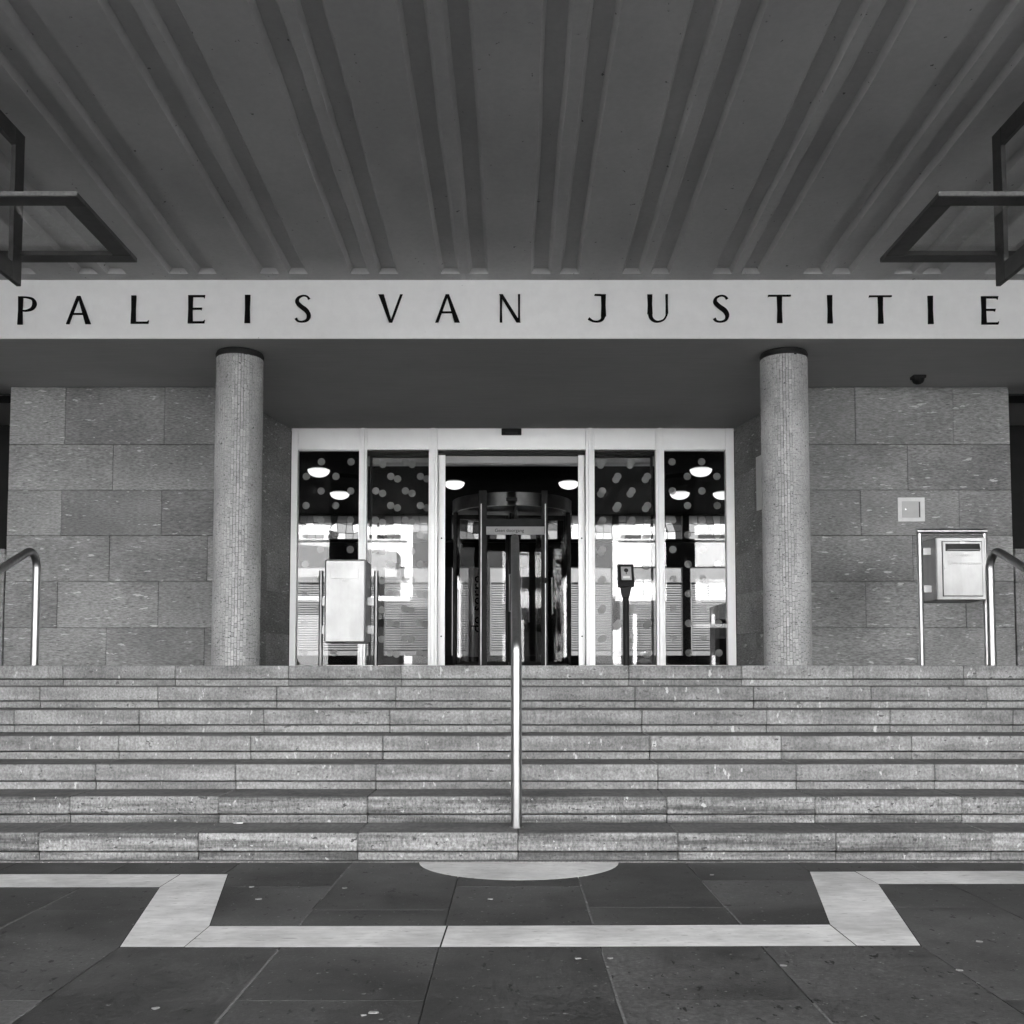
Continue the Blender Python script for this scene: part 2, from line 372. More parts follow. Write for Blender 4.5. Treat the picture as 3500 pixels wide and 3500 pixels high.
for i, (a, b) in enumerate(gro):
    L_ = [a+jx(i, 0, s) for s in range(len(ysec))]; R_ = [b+jx(i, 1, s) for s in range(len(ysec))]
    for s in range(len(ysec)-1):
        y1, y2 = ysec[s], ysec[s+1]
        bm.faces.new((vert(edges_prev[s], y1), vert(edges_prev[s+1], y2), vert(L_[s+1], y2), vert(L_[s], y1)))
        e1 = -.012 if s == 0 else 0
        bm.faces.new((vert(L_[s], y1), vert(L_[s+1], y2), vert(L_[s+1]+GI, y2, GD), vert(L_[s]+GI, y1+e1, GD)))
        bm.faces.new((vert(L_[s]+GI, y1+e1, GD), vert(L_[s+1]+GI, y2, GD), vert(R_[s+1]-GI, y2, GD), vert(R_[s]-GI, y1+e1, GD)))
        bm.faces.new((vert(R_[s]-GI, y1+e1, GD), vert(R_[s+1]-GI, y2, GD), vert(R_[s+1], y2), vert(R_[s], y1)))
    bm.faces.new((vert(L_[0], YE), vert(L_[0]+GI, YE-.012, GD), vert(R_[0]-GI, YE-.012, GD), vert(R_[0], YE)))
    edges_prev = R_
for s in range(len(ysec)-1):
    bm.faces.new((vert(edges_prev[s], ysec[s]), vert(edges_prev[s+1], ysec[s+1]), vert(XL, ysec[s+1]), vert(XL, ysec[s])))
bm.faces.new((vert(-XL, YE), vert(XL, YE), vert(XL, Y_FAS-.001), vert(-XL, Y_FAS-.001)))
bmesh.ops.remove_doubles(bm, verts=bm.verts, dist=.0004)
bmesh.ops.recalc_face_normals(bm, faces=bm.faces)
add('ceiling', bm, M['ceiling'], can)
bx('roof_slab', -XL, XL, YF-.25, Y_FAS+.1, zc(YF)+.08, zc(YF)+.34, M['ceiling'], can)
bx('edge_beam', -XL, XL, YF-.26, YF, zc(YF)-.16, zc(YF)+.079, M['fascia'], can)
fas = bx('fascia', -XL, XL, Y_FAS, Y_FAS+.012, Z_SOF, Z_CEI+.05, M['fascia'], can)
bx('soffit', -XL, XL, Y_FAS+.0125, Y_DOOR+.3, Z_SOF+.0005, Z_SOF+.3, M['soffit'], can)

# letters, cut to the shape of the flared roman capitals
def stem(x, w=.155, a=0., b=1.):
    return [(x-w*.56, a), (x+w*.56, a), (x+w*.46, (a+b)/2), (x+w*.54, b), (x-w*.54, b), (x-w*.46, (a+b)/2)]
def diag(p, q, wp, wq):
    return [(p[0]-wp/2, p[1]), (p[0]+wp/2, p[1]), (q[0]+wq/2, q[1]), (q[0]-wq/2, q[1])]
def arm(x0, x1, y, w=.065, up=.03):
    return [(x0, y-w/2), (x1-.02, y-w/2), (x1, y+w/2+up) if up > 0 else (x1-.03, y-w/2+up), (x1-.06, y+w/2), (x0, y+w/2)] if up > 0 else \
           [(x0, y-w/2), (x1-.06, y-w/2), (x1-.03, y-w/2+up), (x1, y+w/2), (x0, y+w/2)]
def ribbon(pts, ws):
    out = []
    n = len(pts)
    for i in range(n):
        a = Vector(pts[max(i-1, 0)]); b = Vector(pts[min(i+1, n-1)]); t = (b-a).normalized(); nn = Vector((-t.y, t.x))
        out.append((Vector(pts[i])+nn*ws[i]/2, Vector(pts[i])-nn*ws[i]/2))
    return [[tuple(out[i][0]), tuple(out[i+1][0]), tuple(out[i+1][1]), tuple(out[i][1])] for i in range(n-1)]
def spline(ctrl, n=26):
    pts, ws = [], []
    c = [ctrl[0]]+ctrl+[ctrl[-1]]
    seg = len(ctrl)-1
    for s in range(seg):
        p0, p1, p2, p3 = c[s:s+4]
        m_ = n//seg
        for k in range(m_+(1 if s == seg-1 else 0)):
            t = k/m_
            f = lambda i: .5*(2*p1[i]+(p2[i]-p0[i])*t+(2*p0[i]-5*p1[i]+4*p2[i]-p3[i])*t*t+(3*p1[i]-p0[i]-3*p2[i]+p3[i])*t**3)
            pts.append((f(0), f(1))); ws.append(f(2))
    return ribbon(pts, ws)
GLY = {
 'P': ([stem(.10)]+spline([(.06, .965, .05), (.30, .965, .055), (.52, .89, .10), (.58, .72, .14), (.50, .56, .10), (.30, .485, .055), (.16, .50, .05)]), .66),
 'A': ([diag((.045, 0), (.40, 1), .11, .10), diag((.76, 0), (.42, 1), .19, .10), [(.19, .33), (.62, .33), (.60, .39), (.21, .39)]], .86),
 'L': ([stem(.10), arm(.12, .63, .035, .07, .05)], .63),
 'E': ([stem(.10), arm(.12, .60, .035, .07, .05), arm(.12, .50, .52, .065, -.03), arm(.12, .60, .965, .07, -.05)], .60),
 'I': ([stem(.09)], .18),
 'S': (spline([(.50, .84, .09), (.42, .94, .06), (.28, .965, .05), (.12, .88, .09), (.09, .73, .14), (.22, .58, .15), (.40, .44, .16), (.49, .27, .14), (.44, .10, .09), (.27, .035, .05), (.12, .06, .06), (.05, .15, .10)], 33), .55),
 'V': ([diag((.42, 0), (.09, 1), .10, .19), diag((.44, 0), (.79, 1), .08, .09)], .84),
 'N': ([stem(.06, .075), diag((.67, 0), (.06, 1), .14, .12), stem(.69, .07, .0, 1.)], .75),
 'J': ([stem(.58, .16, .22, 1)]+spline([(.58, .26, .16), (.53, .11, .11), (.40, .035, .06), (.22, .045, .055), (.06, .14, .09)])+[[(.50, .94), (.50, 1), (.28, 1), (.26, .955)]], .67),
 'U': ([stem(.12, .16, .30, 1)]+spline([(.12, .34, .15), (.16, .16, .12), (.28, .05, .08), (.42, .035, .055), (.58, .10, .055), (.67, .24, .065), (.69, .36, .07)])+[stem(.69, .075, .32, 1)], .78),
 'T': ([stem(.40, .17, 0, .97), [(0, .915), (.04, .945), (.76, .945), (.80, .955), (.795, 1.005), (.01, 1.0)]], .80),
}
c5 = lambda x: x/1.104
LET = [('P', c5(66), c5(139)), ('A', c5(252), c5(345)), ('L', c5(493), c5(563)), ('E', c5(708), c5(774)), ('I', c5(923), c5(945)), ('S', c5(1112), c5(1172)),
       ('V', c5(1428), c5(1520)), ('A', c5(1644), c5(1736)), ('N', c5(1884), c5(1965)), ('J', c7(282), c7(355)), ('U', c7(507), c7(594)), ('S', c7(757), c7(818)),
       ('T', c7(966), c7(1053)), ('I', c7(1189), c7(1210)), ('T', c7(1347), c7(1434)), ('I', c7(1568), c7(1590)), ('E', c7(1769), c7(1836))]
for n, (ch, u0, u1) in enumerate(LET):
    um = (u0+u1)/2; bow = 8*((um-CX)/1750)**2
    p0 = P(u0, 1103+bow, Y_FAS); p1 = P(u1, 1103+bow, Y_FAS); ht = P(um, 1007+bow, Y_FAS).z-p0.z
    polys, w = GLY[ch]; sx = (p1.x-p0.x)/w
    bm = BM()
    for q, poly in enumerate(polys):
        pts = [(p0.x+x*sx, p0.z+z*ht) for x, z in poly]
        prism(bm, pts, 'y', Y_FAS-.014-.0002*q, Y_FAS-.002)
    add('letter', bm, M['letter'], fas)

# ------------------------------------------------------------------ mosaic columns
RC = .205; NS = 50
def tile_geo(bm, ang, z, h, c, dr=0.):
    w = 2*math.pi/NS; ga = .0036/RC
    a0, a1 = ang+ga/2, ang+w-ga/2
    vv = []
    for r in (RC-.007, RC+dr):
        for a, zz in ((a0, z), (a1, z), (a1, z+h), (a0, z+h)):
            vv.append(bm.verts.new((c[0]+r*math.sin(a), c[1]-r*math.cos(a), c[2]+zz)))
    for f in ((4, 5, 6, 7), (0, 4, 7, 3), (1, 2, 6, 5), (3, 7, 6, 2), (0, 1, 5, 4)):
        bm.faces.new([vv[i] for i in f])
HS = [.038, .048, .058, .070, .082]
TM = {}
for h in HS:
    for q in range(2):
        bm = BM(); tile_geo(bm, -math.pi/NS, 0, h-.0032, (0, 0, 0), (0, .0018)[q])
        bmesh.ops.recalc_face_normals(bm, faces=bm.faces)
        me = bpy.data.meshes.new('mosaic_tile'); bm.to_mesh(me); bm.free(); me.materials.append(M['tile']); TM[(h, q)] = me
def column(x, label):
    c = (x, Y_COL, LAND)
    t = empty('column', c, label, 'column', 'mosaic columns of the portico')
    Hc = Z_SOF-LAND-.055
    bm = BM(); lathe(bm, [(RC-.006, 0), (RC-.006, Hc+.001)], c, 48); add('core', bm, M['mortar'], t, smooth=40)
    bm = BM(); lathe(bm, [(RC+.004, Hc+.002), (RC+.006, Hc+.03), (RC-.004, Hc+.054)], c, 48); add('capital_ring', bm, M['dark_metal'], t, smooth=40)
    face = math.atan2(x, Y_COL)                       # the side turned to the street's middle
    rest = BM(); n = 0
    order = sorted(range(NS), key=lambda i: abs(((i*2*math.pi/NS+face+math.pi) % (2*math.pi))-math.pi))
    for i in order:
        a = i*2*math.pi/NS; z = .002
        first = True
        while z < Hc-.012:
            h = random.choice(HS)
            if first: h = random.choice(HS[:4]); first = False
            if z+h > Hc: h = Hc-z
            if n < 300 and h in HS:
                o = bpy.data.objects.new('mosaic_tile', TM[(h, random.randint(0, 1))]); COL.objects.link(o); o.parent = t
                o.location = (0, 0, z); o.rotation_euler = (0, 0, a+random.uniform(-.004, .004)); n += 1
            else:
                tile_geo(rest, a-math.pi/NS, z, h-.0032, c, random.choice((0, .0018)))
            z += h
    bmesh.ops.recalc_face_normals(rest, faces=rest.faces)
    add('mosaic_cladding', rest, M['tile'], t, kind='stuff')
column(PX(812.5, Y_COL, 1740), 'round column clad in pale mosaic strips, nearest the bin marked Afval')
column(PX(2686, Y_COL, 1740), 'round column clad in pale mosaic strips, nearest the letterbox stand')

# ------------------------------------------------------------------ ashlar walls on both sides and their returns to the doors
XRL, XRR = PX(991, Y_DOOR, 1880), PX(2514, Y_DOOR, 1880); XEL, XER = PX(26, Y_WALL, 1700), PX(3458, Y_WALL, 1700)
SPL = .33                                    # the recess narrows towards the doors
zr = [P(CX, v, Y_WALL).z for v in (1322, 1519, 1675, 1831, 1987, 2146)]
zr[0] = Z_SOF-.0015; rows = list(zip(zr[1:]+[LAND+.0015], zr))
def wx(u): return PX(u, Y_WALL, 1800)
JL = [[214, 555], [381, 715], [208, 551], [376, 710], [202, 546], [372, 705]]
JR = [[2930, 3267], [2770, 3107], [2943, 3280], [2780, 3118], [2954, 3295], [2790, 3125]]
def stone(x0, x1, y0, y1, z0, z1, par):
    bx('stone_slab', x0, x1, y0, y1, z0, z1, M['wall'], par, bev=.003)
def wall(x0, x1, joints, xr, side, label, ret_split):
    t = empty('stone_wall', ((x0+x1)/2, Y_WALL, LAND), label, 'wall')
    bx('wall_core', x0+(.02 if side < 0 else .62), x1-(.62 if side < 0 else .02), Y_WALL+.045, Y_WALL+.40, LAND, Z_SOF+.002, M['mortar'], t)
    for (z0, z1), js in zip(rows, joints):
        xx = [x0]+[wx(u) for u in js if x0+.1 < wx(u) < x1-.1]+[x1]
        for a, b in zip(xx, xx[1:]):
            d = random.uniform(-.003, .002)
            stone(a+.0018, b-.0018, Y_WALL+d, Y_WALL+.044, z0+.0018, z1-.0018, t)
    yi = Y_WALL+.046
    rx = lambda y: xr+side*SPL*(Y_DOOR-y)/(Y_DOOR-Y_WALL)
    for k, (z0, z1) in enumerate(rows):
        sp = [yi, ret_split[k % 2], Y_DOOR-.005]
        for a, b in zip(sp, sp[1:]):
            d = random.uniform(-.002, .002); a += .0018; b -= .0018
            add('stone_slab', prism(BM(), [(rx(a)+d, a), (rx(b)+d, b), (rx(b)+side*.03, b), (rx(a)+side*.03, a)], 'z', z0+.0018, z1-.0018), M['wall'], t)
    add('return_core', prism(BM(), [(rx(Y_WALL+.05)+side*.031, Y_WALL+.05), (xr+side*.031, Y_DOOR), (xr+side*.031, Y_DOOR+.2), (xr+side*.6, Y_DOOR+.2), (xr+side*.6, Y_WALL+.05)], 'z', LAND, Z_SOF+.002), M['mortar'], t)
    return t
wall(XEL, XRL-SPL, JL, XRL, -1, 'grey stone slab wall beside the bin marked Afval, nothing fixed to it', (10.62, 11.216))
wall(XRR+SPL, XER, JR, XRR, 1, 'grey stone slab wall that carries the small white hatch', (10.72, 11.30))
# low parapets and the dark openings beyond the walls
for s, xe, lab in ((-1, XEL, 'low pale stone parapet under the dark opening past the plain stone wall'), (1, XER, 'low pale stone parapet under the dark opening past the letterbox stand')):
    zt = P(CX, 1877, Y_WALL).z; a, b = (xe-2.0, xe-.004) if s < 0 else (xe+.004, xe+2.0)
    t = empty('parapet', ((a+b)/2, Y_WALL, LAND), lab, 'parapet')
    for i in range(3):
        q = sorted((a+(b-a)*i/3, a+(b-a)*(i+1)/3))
        bx('parapet_stone', q[0]+.0015, q[1]-.0015, Y_WALL-.02, Y_WALL+.25, LAND+.001, zt-.05, M['step'], t, bev=.003)
    bx('coping', a, b, Y_WALL-.035, Y_WALL+.27, zt-.049, zt, M['step'], t, bev=.004)
    t2 = empty('side_opening', ((a+b)/2, Y_WALL+.6, LAND), 'unlit opening behind the parapet past the '+('plain stone wall' if s < 0 else 'letterbox stand'), 'opening')
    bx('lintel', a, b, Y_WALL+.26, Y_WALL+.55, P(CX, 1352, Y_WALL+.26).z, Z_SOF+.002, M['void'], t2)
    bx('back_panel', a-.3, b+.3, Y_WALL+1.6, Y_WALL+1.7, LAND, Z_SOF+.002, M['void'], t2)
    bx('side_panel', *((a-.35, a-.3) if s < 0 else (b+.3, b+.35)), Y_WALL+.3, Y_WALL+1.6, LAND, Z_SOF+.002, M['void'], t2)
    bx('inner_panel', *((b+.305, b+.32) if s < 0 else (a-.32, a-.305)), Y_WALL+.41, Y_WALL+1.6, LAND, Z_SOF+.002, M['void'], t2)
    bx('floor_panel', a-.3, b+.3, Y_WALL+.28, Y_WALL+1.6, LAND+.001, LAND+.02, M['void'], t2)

# ------------------------------------------------------------------ glazed entrance
def eu(x): return 900+x/1.1365
def ev(y): return 1400+y/1.1365
YD = Y_DOOR
def ex(x, y=YD): return PX(eu(x), y, 1900)
def ez(v, y=YD): return P(CX, ev(v), y).z
ent = empty('glazed_entrance', (0, YD, LAND), 'white framed glass entrance front with frosted dots and an open sliding door', 'entrance')
ZT, ZH = Z_SOF+.0015, ez(155); ZB = LAND+.035
kx = 1.004
V = [(103, 129), (369, 399), (641, 675), (1254, 1288), (1527, 1560), (1801, 1830)]
VX = [(ex(a), ex(b)) for a, b in V]
VX[0] = (XRL+.004, VX[0][1]); VX[-1] = (VX[-1][0], XRR-.004)
for i, (a, b) in enumerate(VX):
    nm = 'jamb' if i in (0, 5) else 'mullion'
    bm = BM(); w = b-a
    box(bm, a, b, YD, YD+.10, LAND, ZT, .002)
    if nm == 'mullion':
        box(bm, a+w*.28, a+w*.72, YD-.022, YD-.0005, LAND, ZT-.001, .003)
    add(nm, bm, M['white_metal'], ent)
spans = [(VX[i][1], VX[i+1][0]) for i in range(5)]
for i, (a, b) in enumerate(spans):
    bx('header', a+.001, b-.001, YD+.006, YD+.094, ZH, ZT, M['white_metal'], ent, bev=.002)
    if i != 2:
        bx('bottom_rail', a+.001, b-.001, YD+.01, YD+.09, LAND, ZB, M['white_metal'], ent, bev=.002)
DR = .0433; DS = .347; DV = .1722
def disc_mesh():
    bm = BM(); lathe(bm, [(DR, 0), (DR, .0006)], (0, 0, 0), 28)
    bmesh.ops.rotate(bm, verts=bm.verts, cent=(0, 0, 0), matrix=Matrix.Rotation(R(90), 3, 'X'))
    me = bpy.data.meshes.new('dot'); bm.to_mesh(me); bm.free(); me.materials.append(M['dot']); return me
DOT = disc_mesh()
def dots(pane, x0, x1, y, xe, xo, zt_, lo, hi):
    for r in range(15):
        z = zt_-r*DV
        if z < lo+DR*.6: break
        xb = xe if r % 2 == 0 else xo
        for k in range(-3, 4):
            x = xb+k*DS
            if x0+DR*.75 < x < x1-DR*.75:
                o = bpy.data.objects.new('dot', DOT); COL.objects.link(o); o.parent = pane
                o.location = Vector((x, y, z))-WL[pane.name]
r1 = lambda x: PX(980+x/2.273, YD, 1600)
r3 = lambda x: PX(1980+x/2.274, YD, 1600)
zd = P(CX, 1450+284/2.273, YD).z
cfg = {0: (r1(262), r1(145)), 1: (r1(688), r1(805)), 3: (r3(182), r3(302)), 4: (r3(727), r3(845))}
for i, (a, b) in enumerate(spans):
    if i == 2: continue
    pane = bx('glass_pane', a+.002, b-.002, YD+.046, YD+.056, ZB, ZH, M['glass'], ent)
    dots(pane, a, b, YD+.0572, cfg[i][0], cfg[i][1], zd, ZB, ZH)
# the sliding leaves, parked behind the two panes next to the opening
for i, sgn in ((1, 1), (3, -1)):
    a, b = spans[i]
    sl = VX[2] if i == 1 else VX[3]
    x0, x1 = (a+.015, ex(703)) if i == 1 else (ex(1227), b-.015)
    leaf = empty('sliding_leaf', ((x0+x1)/2, YD+.16, LAND), parent=ent)
    y0, y1 = YD+.135, YD+.175
    fw = .028; wide = .105
    in_w = (ex(703)-ex(675)) if i == 1 else (ex(1253)-ex(1227))
    bm = BM(); lead = BM()
    if i == 1:
        box(lead, x1-in_w, x1, y0, y1, LAND+.008, ZH-.02, .003); box(bm, x0, x0+fw, y0, y1, LAND+.008, ZH-.02, .003); ga, gb = x0+fw, x1-in_w
    else:
        box(lead, x0, x0+in_w, y0, y1, LAND+.008, ZH-.02, .003); box(bm, x1-fw, x1, y0, y1, LAND+.008, ZH-.02, .003); ga, gb = x0+in_w, x1-fw
    add('leading_stile', lead, M['white_metal'], leaf)
    box(bm, ga+.0005, gb-.0005, y0+.002, y1-.002, ZH-.062, ZH-.021, .003); box(bm, ga+.0005, gb-.0005, y0+.002, y1-.002, LAND+.008, LAND+.06, .003)
    add('leaf_frame', bm, M['dark_metal'], leaf)
    pane = bx('leaf_glass', ga+.001, gb-.001, y0+.015, y0+.023, LAND+.061, ZH-.063, M['glass'], leaf)
    WL[pane.name] = WL[leaf.name]
    # dots of the leaf are one printed film on its glass
    bm = BM(); xe, xo = cfg[i]; ox, oz = ((.068, -.012) if i == 1 else (-.012, -.02))
    for r in range(15):
        for k in range(-3, 4):
            x = (xe if r % 2 == 0 else xo)+k*DS+ox; z = zd-r*DV+oz
            if ga+DR < x < gb-DR and z > LAND+.1:
                prism(bm, [(x+DR*math.cos(q*math.pi/12), z+DR*math.sin(q*math.pi/12)) for q in range(24)], 'y', y0+.0142, y0+.0148)
    add('dot_film', bm, M['dot'], leaf)
    for zz in (ez(494), ez(879)):
        xk = x1-in_w*.5 if i == 1 else x0+in_w*.5
        bm = BM(); tube(bm, [(xk, y0-.012, zz), (xk, y0-.0005, zz)], .009, 12); add('lock', bm, M['dark_metal'], leaf, smooth=40)
bx('operator_cover', spans[2][0]-.9, spans[2][1]+.9, YD+.20, YD+.34, ez(212, YD+.2), ez(172, YD+.2), M['grey_panel'], ent, bev=.02)
bx('operator_track', spans[2][0]-.9, spans[2][1]+.9, YD+.11, YD+.19, ez(175, YD+.11), ZT-.05, M['dark_metal'], ent)
sens = empty('door_sensor', (0, YD, ez(88)), 'small black motion sensor box on the header above the opening', 'sensor')
bx('housing', ex(925), ex(1003), YD-.045, YD+.004, ez(100), ez(76), M['black'], sens, bev=.006)
bx('lens_strip', ex(940), ex(988), YD-.048, YD-.0455, ez(97), ez(90), M['dark_metal'], sens)

# ------------------------------------------------------------------ the hall behind
HY0, HY1 = YD+.2, 17.3; HX = 6.5; ZHC = EYE+2.70
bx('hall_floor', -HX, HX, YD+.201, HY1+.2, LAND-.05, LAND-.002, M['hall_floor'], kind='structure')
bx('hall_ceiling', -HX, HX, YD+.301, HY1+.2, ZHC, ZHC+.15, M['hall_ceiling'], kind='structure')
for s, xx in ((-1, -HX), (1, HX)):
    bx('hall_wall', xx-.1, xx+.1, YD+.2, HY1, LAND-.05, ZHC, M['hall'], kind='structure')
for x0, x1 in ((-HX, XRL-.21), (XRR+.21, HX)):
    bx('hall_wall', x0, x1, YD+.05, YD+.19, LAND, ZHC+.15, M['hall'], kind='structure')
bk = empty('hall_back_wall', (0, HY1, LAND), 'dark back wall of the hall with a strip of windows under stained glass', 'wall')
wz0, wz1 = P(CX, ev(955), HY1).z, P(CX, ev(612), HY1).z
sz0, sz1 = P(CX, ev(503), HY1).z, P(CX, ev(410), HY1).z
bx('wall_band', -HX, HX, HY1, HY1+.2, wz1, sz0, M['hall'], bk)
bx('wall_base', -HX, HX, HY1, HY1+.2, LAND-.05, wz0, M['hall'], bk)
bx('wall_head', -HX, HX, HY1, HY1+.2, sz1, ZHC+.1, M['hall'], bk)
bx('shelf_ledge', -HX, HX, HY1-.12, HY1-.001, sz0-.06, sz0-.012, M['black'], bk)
mx = [-6.4, -5.1, -3.85, -2.25, -1.1, -.45, .08, .82, 1.75, 2.95, 4.2, 5.4, 6.4]
for x in mx:
    w = .07
    bx('window_post', x-w, x+w, HY1+.02, HY1+.16, wz0, wz1, M['dark_metal'], bk)
    bx('transom_post', x-w*.8, x+w*.8, HY1+.02, HY1+.16, sz0, sz1, M['dark_metal'], bk)
BL = {1: 'pale venetian blind at the outer edge of the pane nearest the plain stone wall', 2: 'pale venetian blind hanging behind the bin marked Afval',
      3: 'pale venetian blind behind the dotted pane between the bin and the doorway', 4: 'pale venetian blind behind the banner lettered de serre',
      5: 'narrow pale venetian blind seen through the revolving door beside the middle handrail', 7: 'pale venetian blind between the revolving door and the card reader',
      8: 'pale venetian blind right behind the card reader post', 9: 'pale venetian blind above the dark reception desk'}
for k, (a, b) in enumerate(zip(mx, mx[1:])):
    if k not in BL: continue
    t = empty('venetian_blind', ((a+b)/2, HY1+.03, wz1), BL[k], 'blind', 'blinds in the back windows of the hall')
    bx('head_rail', a+.08, b-.08, HY1-.02, HY1+.016, wz1-.30, wz1-.26, M['slat'], t)
    bm = BM(); z = wz1-.33
    while z > wz0+.06:
        box(bm, a+.085, b-.085, HY1-.012, HY1+.012, z-.0095, z+.0095, 0, Matrix.Translation((0, HY1, z)) @ Matrix.Rotation(R(-12), 4, 'X') @ Matrix.Translation((0, -HY1, -z)))
        z -= .040
    add('slats', bm, M['slat'], t, kind='stuff')
    bm = BM(); tube(bm, [((a+b)/2-.2, HY1-.016, wz1-.3), ((a+b)/2-.2, HY1-.016, wz0+.06)], .004, 6); tube(bm, [((a+b)/2+.2, HY1-.016, wz1-.3), ((a+b)/2+.2, HY1-.016, wz0+.06)], .004, 6)
    add('cords', bm, M['slat'], t)
bx('courtyard_floor', -12, 12, HY1+.2, 27, LAND-.2, LAND-.06, M['courtyard'], kind='structure')
bx('courtyard_wall', -12, 12, 27, 27.3, LAND-.2, LAND+6.5, M['courtyard'], label='pale courtyard wall seen through the blinds of the hall', cat='wall')
SG = {k: 'abstract stained glass strip above the blind '+w for k, v, w in (
      (1, '', 'at the outer edge of the pane nearest the plain stone wall'), (2, '', 'behind the bin marked Afval'), (3, '', 'between the bin and the doorway'), (4, '', 'behind the de serre banner'),
      (5, '', 'seen through the revolving door'), (7, '', 'between the revolving door and the card reader'), (8, '', 'behind the card reader post'), (9, '', 'over the reception desk'))}
SG[6] = 'abstract stained glass strip above the dark door at the back of the hall'
hdoor = empty('hall_door', ((mx[6]+mx[7])/2, HY1, LAND), 'dark door at the back of the hall seen through the revolving door', 'door')
bx('leaf', mx[6]+.075, mx[7]-.075, HY1+.03, HY1+.08, wz0+.002, wz1-.002, M['void'], hdoor)
bm = BM(); tube(bm, [(mx[6]+.2, HY1-.03, LAND+.8), (mx[6]+.2, HY1-.03, LAND+1.25)], .012, 8); add('handle', bm, M['steel'], hdoor)
# stained glass: irregular pieces between lead lines
for k, (a, b) in enumerate(zip(mx, mx[1:])):
    a, b = a+.06, b-.06
    if b-a < .3: continue
    t = empty('stained_glass_window', ((a+b)/2, HY1+.09, sz0), SG.get(k, 'abstract stained glass strip high in the hall, past the outer panes'), 'window', 'stained glass strip of the hall')
    nx = max(3, int((b-a)/.13)); rowsn = 3
    gx = [[a+(b-a)*i/nx+(random.uniform(-.035, .035) if 0 < i < nx else 0) for i in range(nx+1)] for _ in range(rowsn+1)]
    gz = [sz0+(sz1-sz0)*r/rowsn for r in range(rowsn+1)]
    gzj = [[gz[r]+(random.uniform(-.03, .03) if 0 < r < rowsn else 0) for i in range(nx+1)] for r in range(rowsn+1)]
    came = BM()
    for r in range(rowsn):
        i = 0
        while i < nx:
            q = [(gx[r][i], gzj[r][i]), (gx[r][i+1], gzj[r][i+1]), (gx[r+1][i+1], gzj[r+1][i+1]), (gx[r+1][i], gzj[r+1][i])]
            add('glass_piece', prism(BM(), q, 'y', HY1+.088, HY1+.092), random.choice(STAIN), t)
            tube(came, [(q[0][0], HY1+.086, q[0][1]), (q[3][0], HY1+.086, q[3][1])], .006, 5); tube(came, [(q[0][0], HY1+.0855, q[0][1]), (q[1][0], HY1+.0855, q[1][1])], .006, 5)
            i += 1
    add('lead_lines', came, M['lead'], t)
# ceiling lamps of the hall
def hall_lamp(x, y, label):
    z = ZHC
    t = empty('ceiling_lamp', (x, y, z), label, 'lamp', 'lit dome lamps on the hall ceiling')
    bm = BM(); lathe(bm, [(.105, 0), (.105, -.022)], (x, y, z), 32); add('base', bm, M['grey_panel'], t, smooth=40)
    bm = BM(); n = 8; lathe(bm, [(.143, -.020), (.147, -.027)]+[(.143*math.cos(q*math.pi/2/n), -.03-.085*math.sin(q*math.pi/2/n)) for q in range(n)]+[(.004, -.115)], (x, y, z), 36)
    add('shade', bm, M['lamp'], t, smooth=60)
lz = ZHC-.08
for cx_, cy_, lab in ((215, 252, 'lit dome lamp above the bin marked Afval, the nearer of two there'), (297, 340, 'lit dome lamp above the bin marked Afval, the farther of two there'),
                      (742, 300, 'lit dome lamp inside the open doorway, on the same side as the bin'), (1187, 300, 'lit dome lamp inside the open doorway, on the same side as the card reader'),
                      (1700, 250, 'lit dome lamp in the pane beside the letterbox column, highest there'), (1618, 340, 'lit dome lamp in the pane beside the letterbox column, lower left there'),
                      (1785, 340, 'lit dome lamp cut off by the jamb beside the letterbox column')):
    p = G(eu(cx_), ev(cy_), lz); hall_lamp(p.x, p.y, lab)

# revolving door
RY, RR = 14.05, .82; RX = (eu(966)-CX)/F*RY
rev = empty('revolving_door', (RX, RY, LAND), 'glass revolving door with a dark steel drum and a closed sign across it', 'door')
rz0, rz1 = P(CX, 1726, RY-RR).z, P(CX, 1681, RY-RR).z
def arc_wall(bm, r0, r1, a0, a1, z0, z1, n):
    for i in range(n):
        b0, b1 = a0+(a1-a0)*i/n, a0+(a1-a0)*(i+1)/n
        q = [(RX+r*math.sin(b), RY-r*math.cos(b)) for r, b in ((r0, b0), (r1, b0), (r1, b1), (r0, b1))]
        A = [bm.verts.new((x, y, z0)) for x, y in q]; B = [bm.verts.new((x, y, z1)) for x, y in q]
        for f in ((A[1], A[2], B[2], B[1]), (A[3], A[0], B[0], B[3]), (B[0], B[1], B[2], B[3]), (A[0], A[3], A[2], A[1])): bm.faces.new(f)
        if i == 0: bm.faces.new((A[0], A[1], B[1], B[0]))
        if i == n-1: bm.faces.new((A[2], A[3], B[3], B[2]))
    bmesh.ops.remove_doubles(bm, verts=bm.verts, dist=.0002); bmesh.ops.recalc_face_normals(bm, faces=bm.faces); return bm
add('drum_ring', arc_wall(BM(), RR-.05, RR, 0, 2*math.pi, rz0, rz1, 64), M['grey_metal'], rev, smooth=40)
bm = BM(); lathe(bm, [(RR-.052, rz0-LAND+.03), (RR-.052, rz1-LAND-.01)], (RX, RY, LAND), 48); add('drum_top', bm, M['dark_metal'], rev)
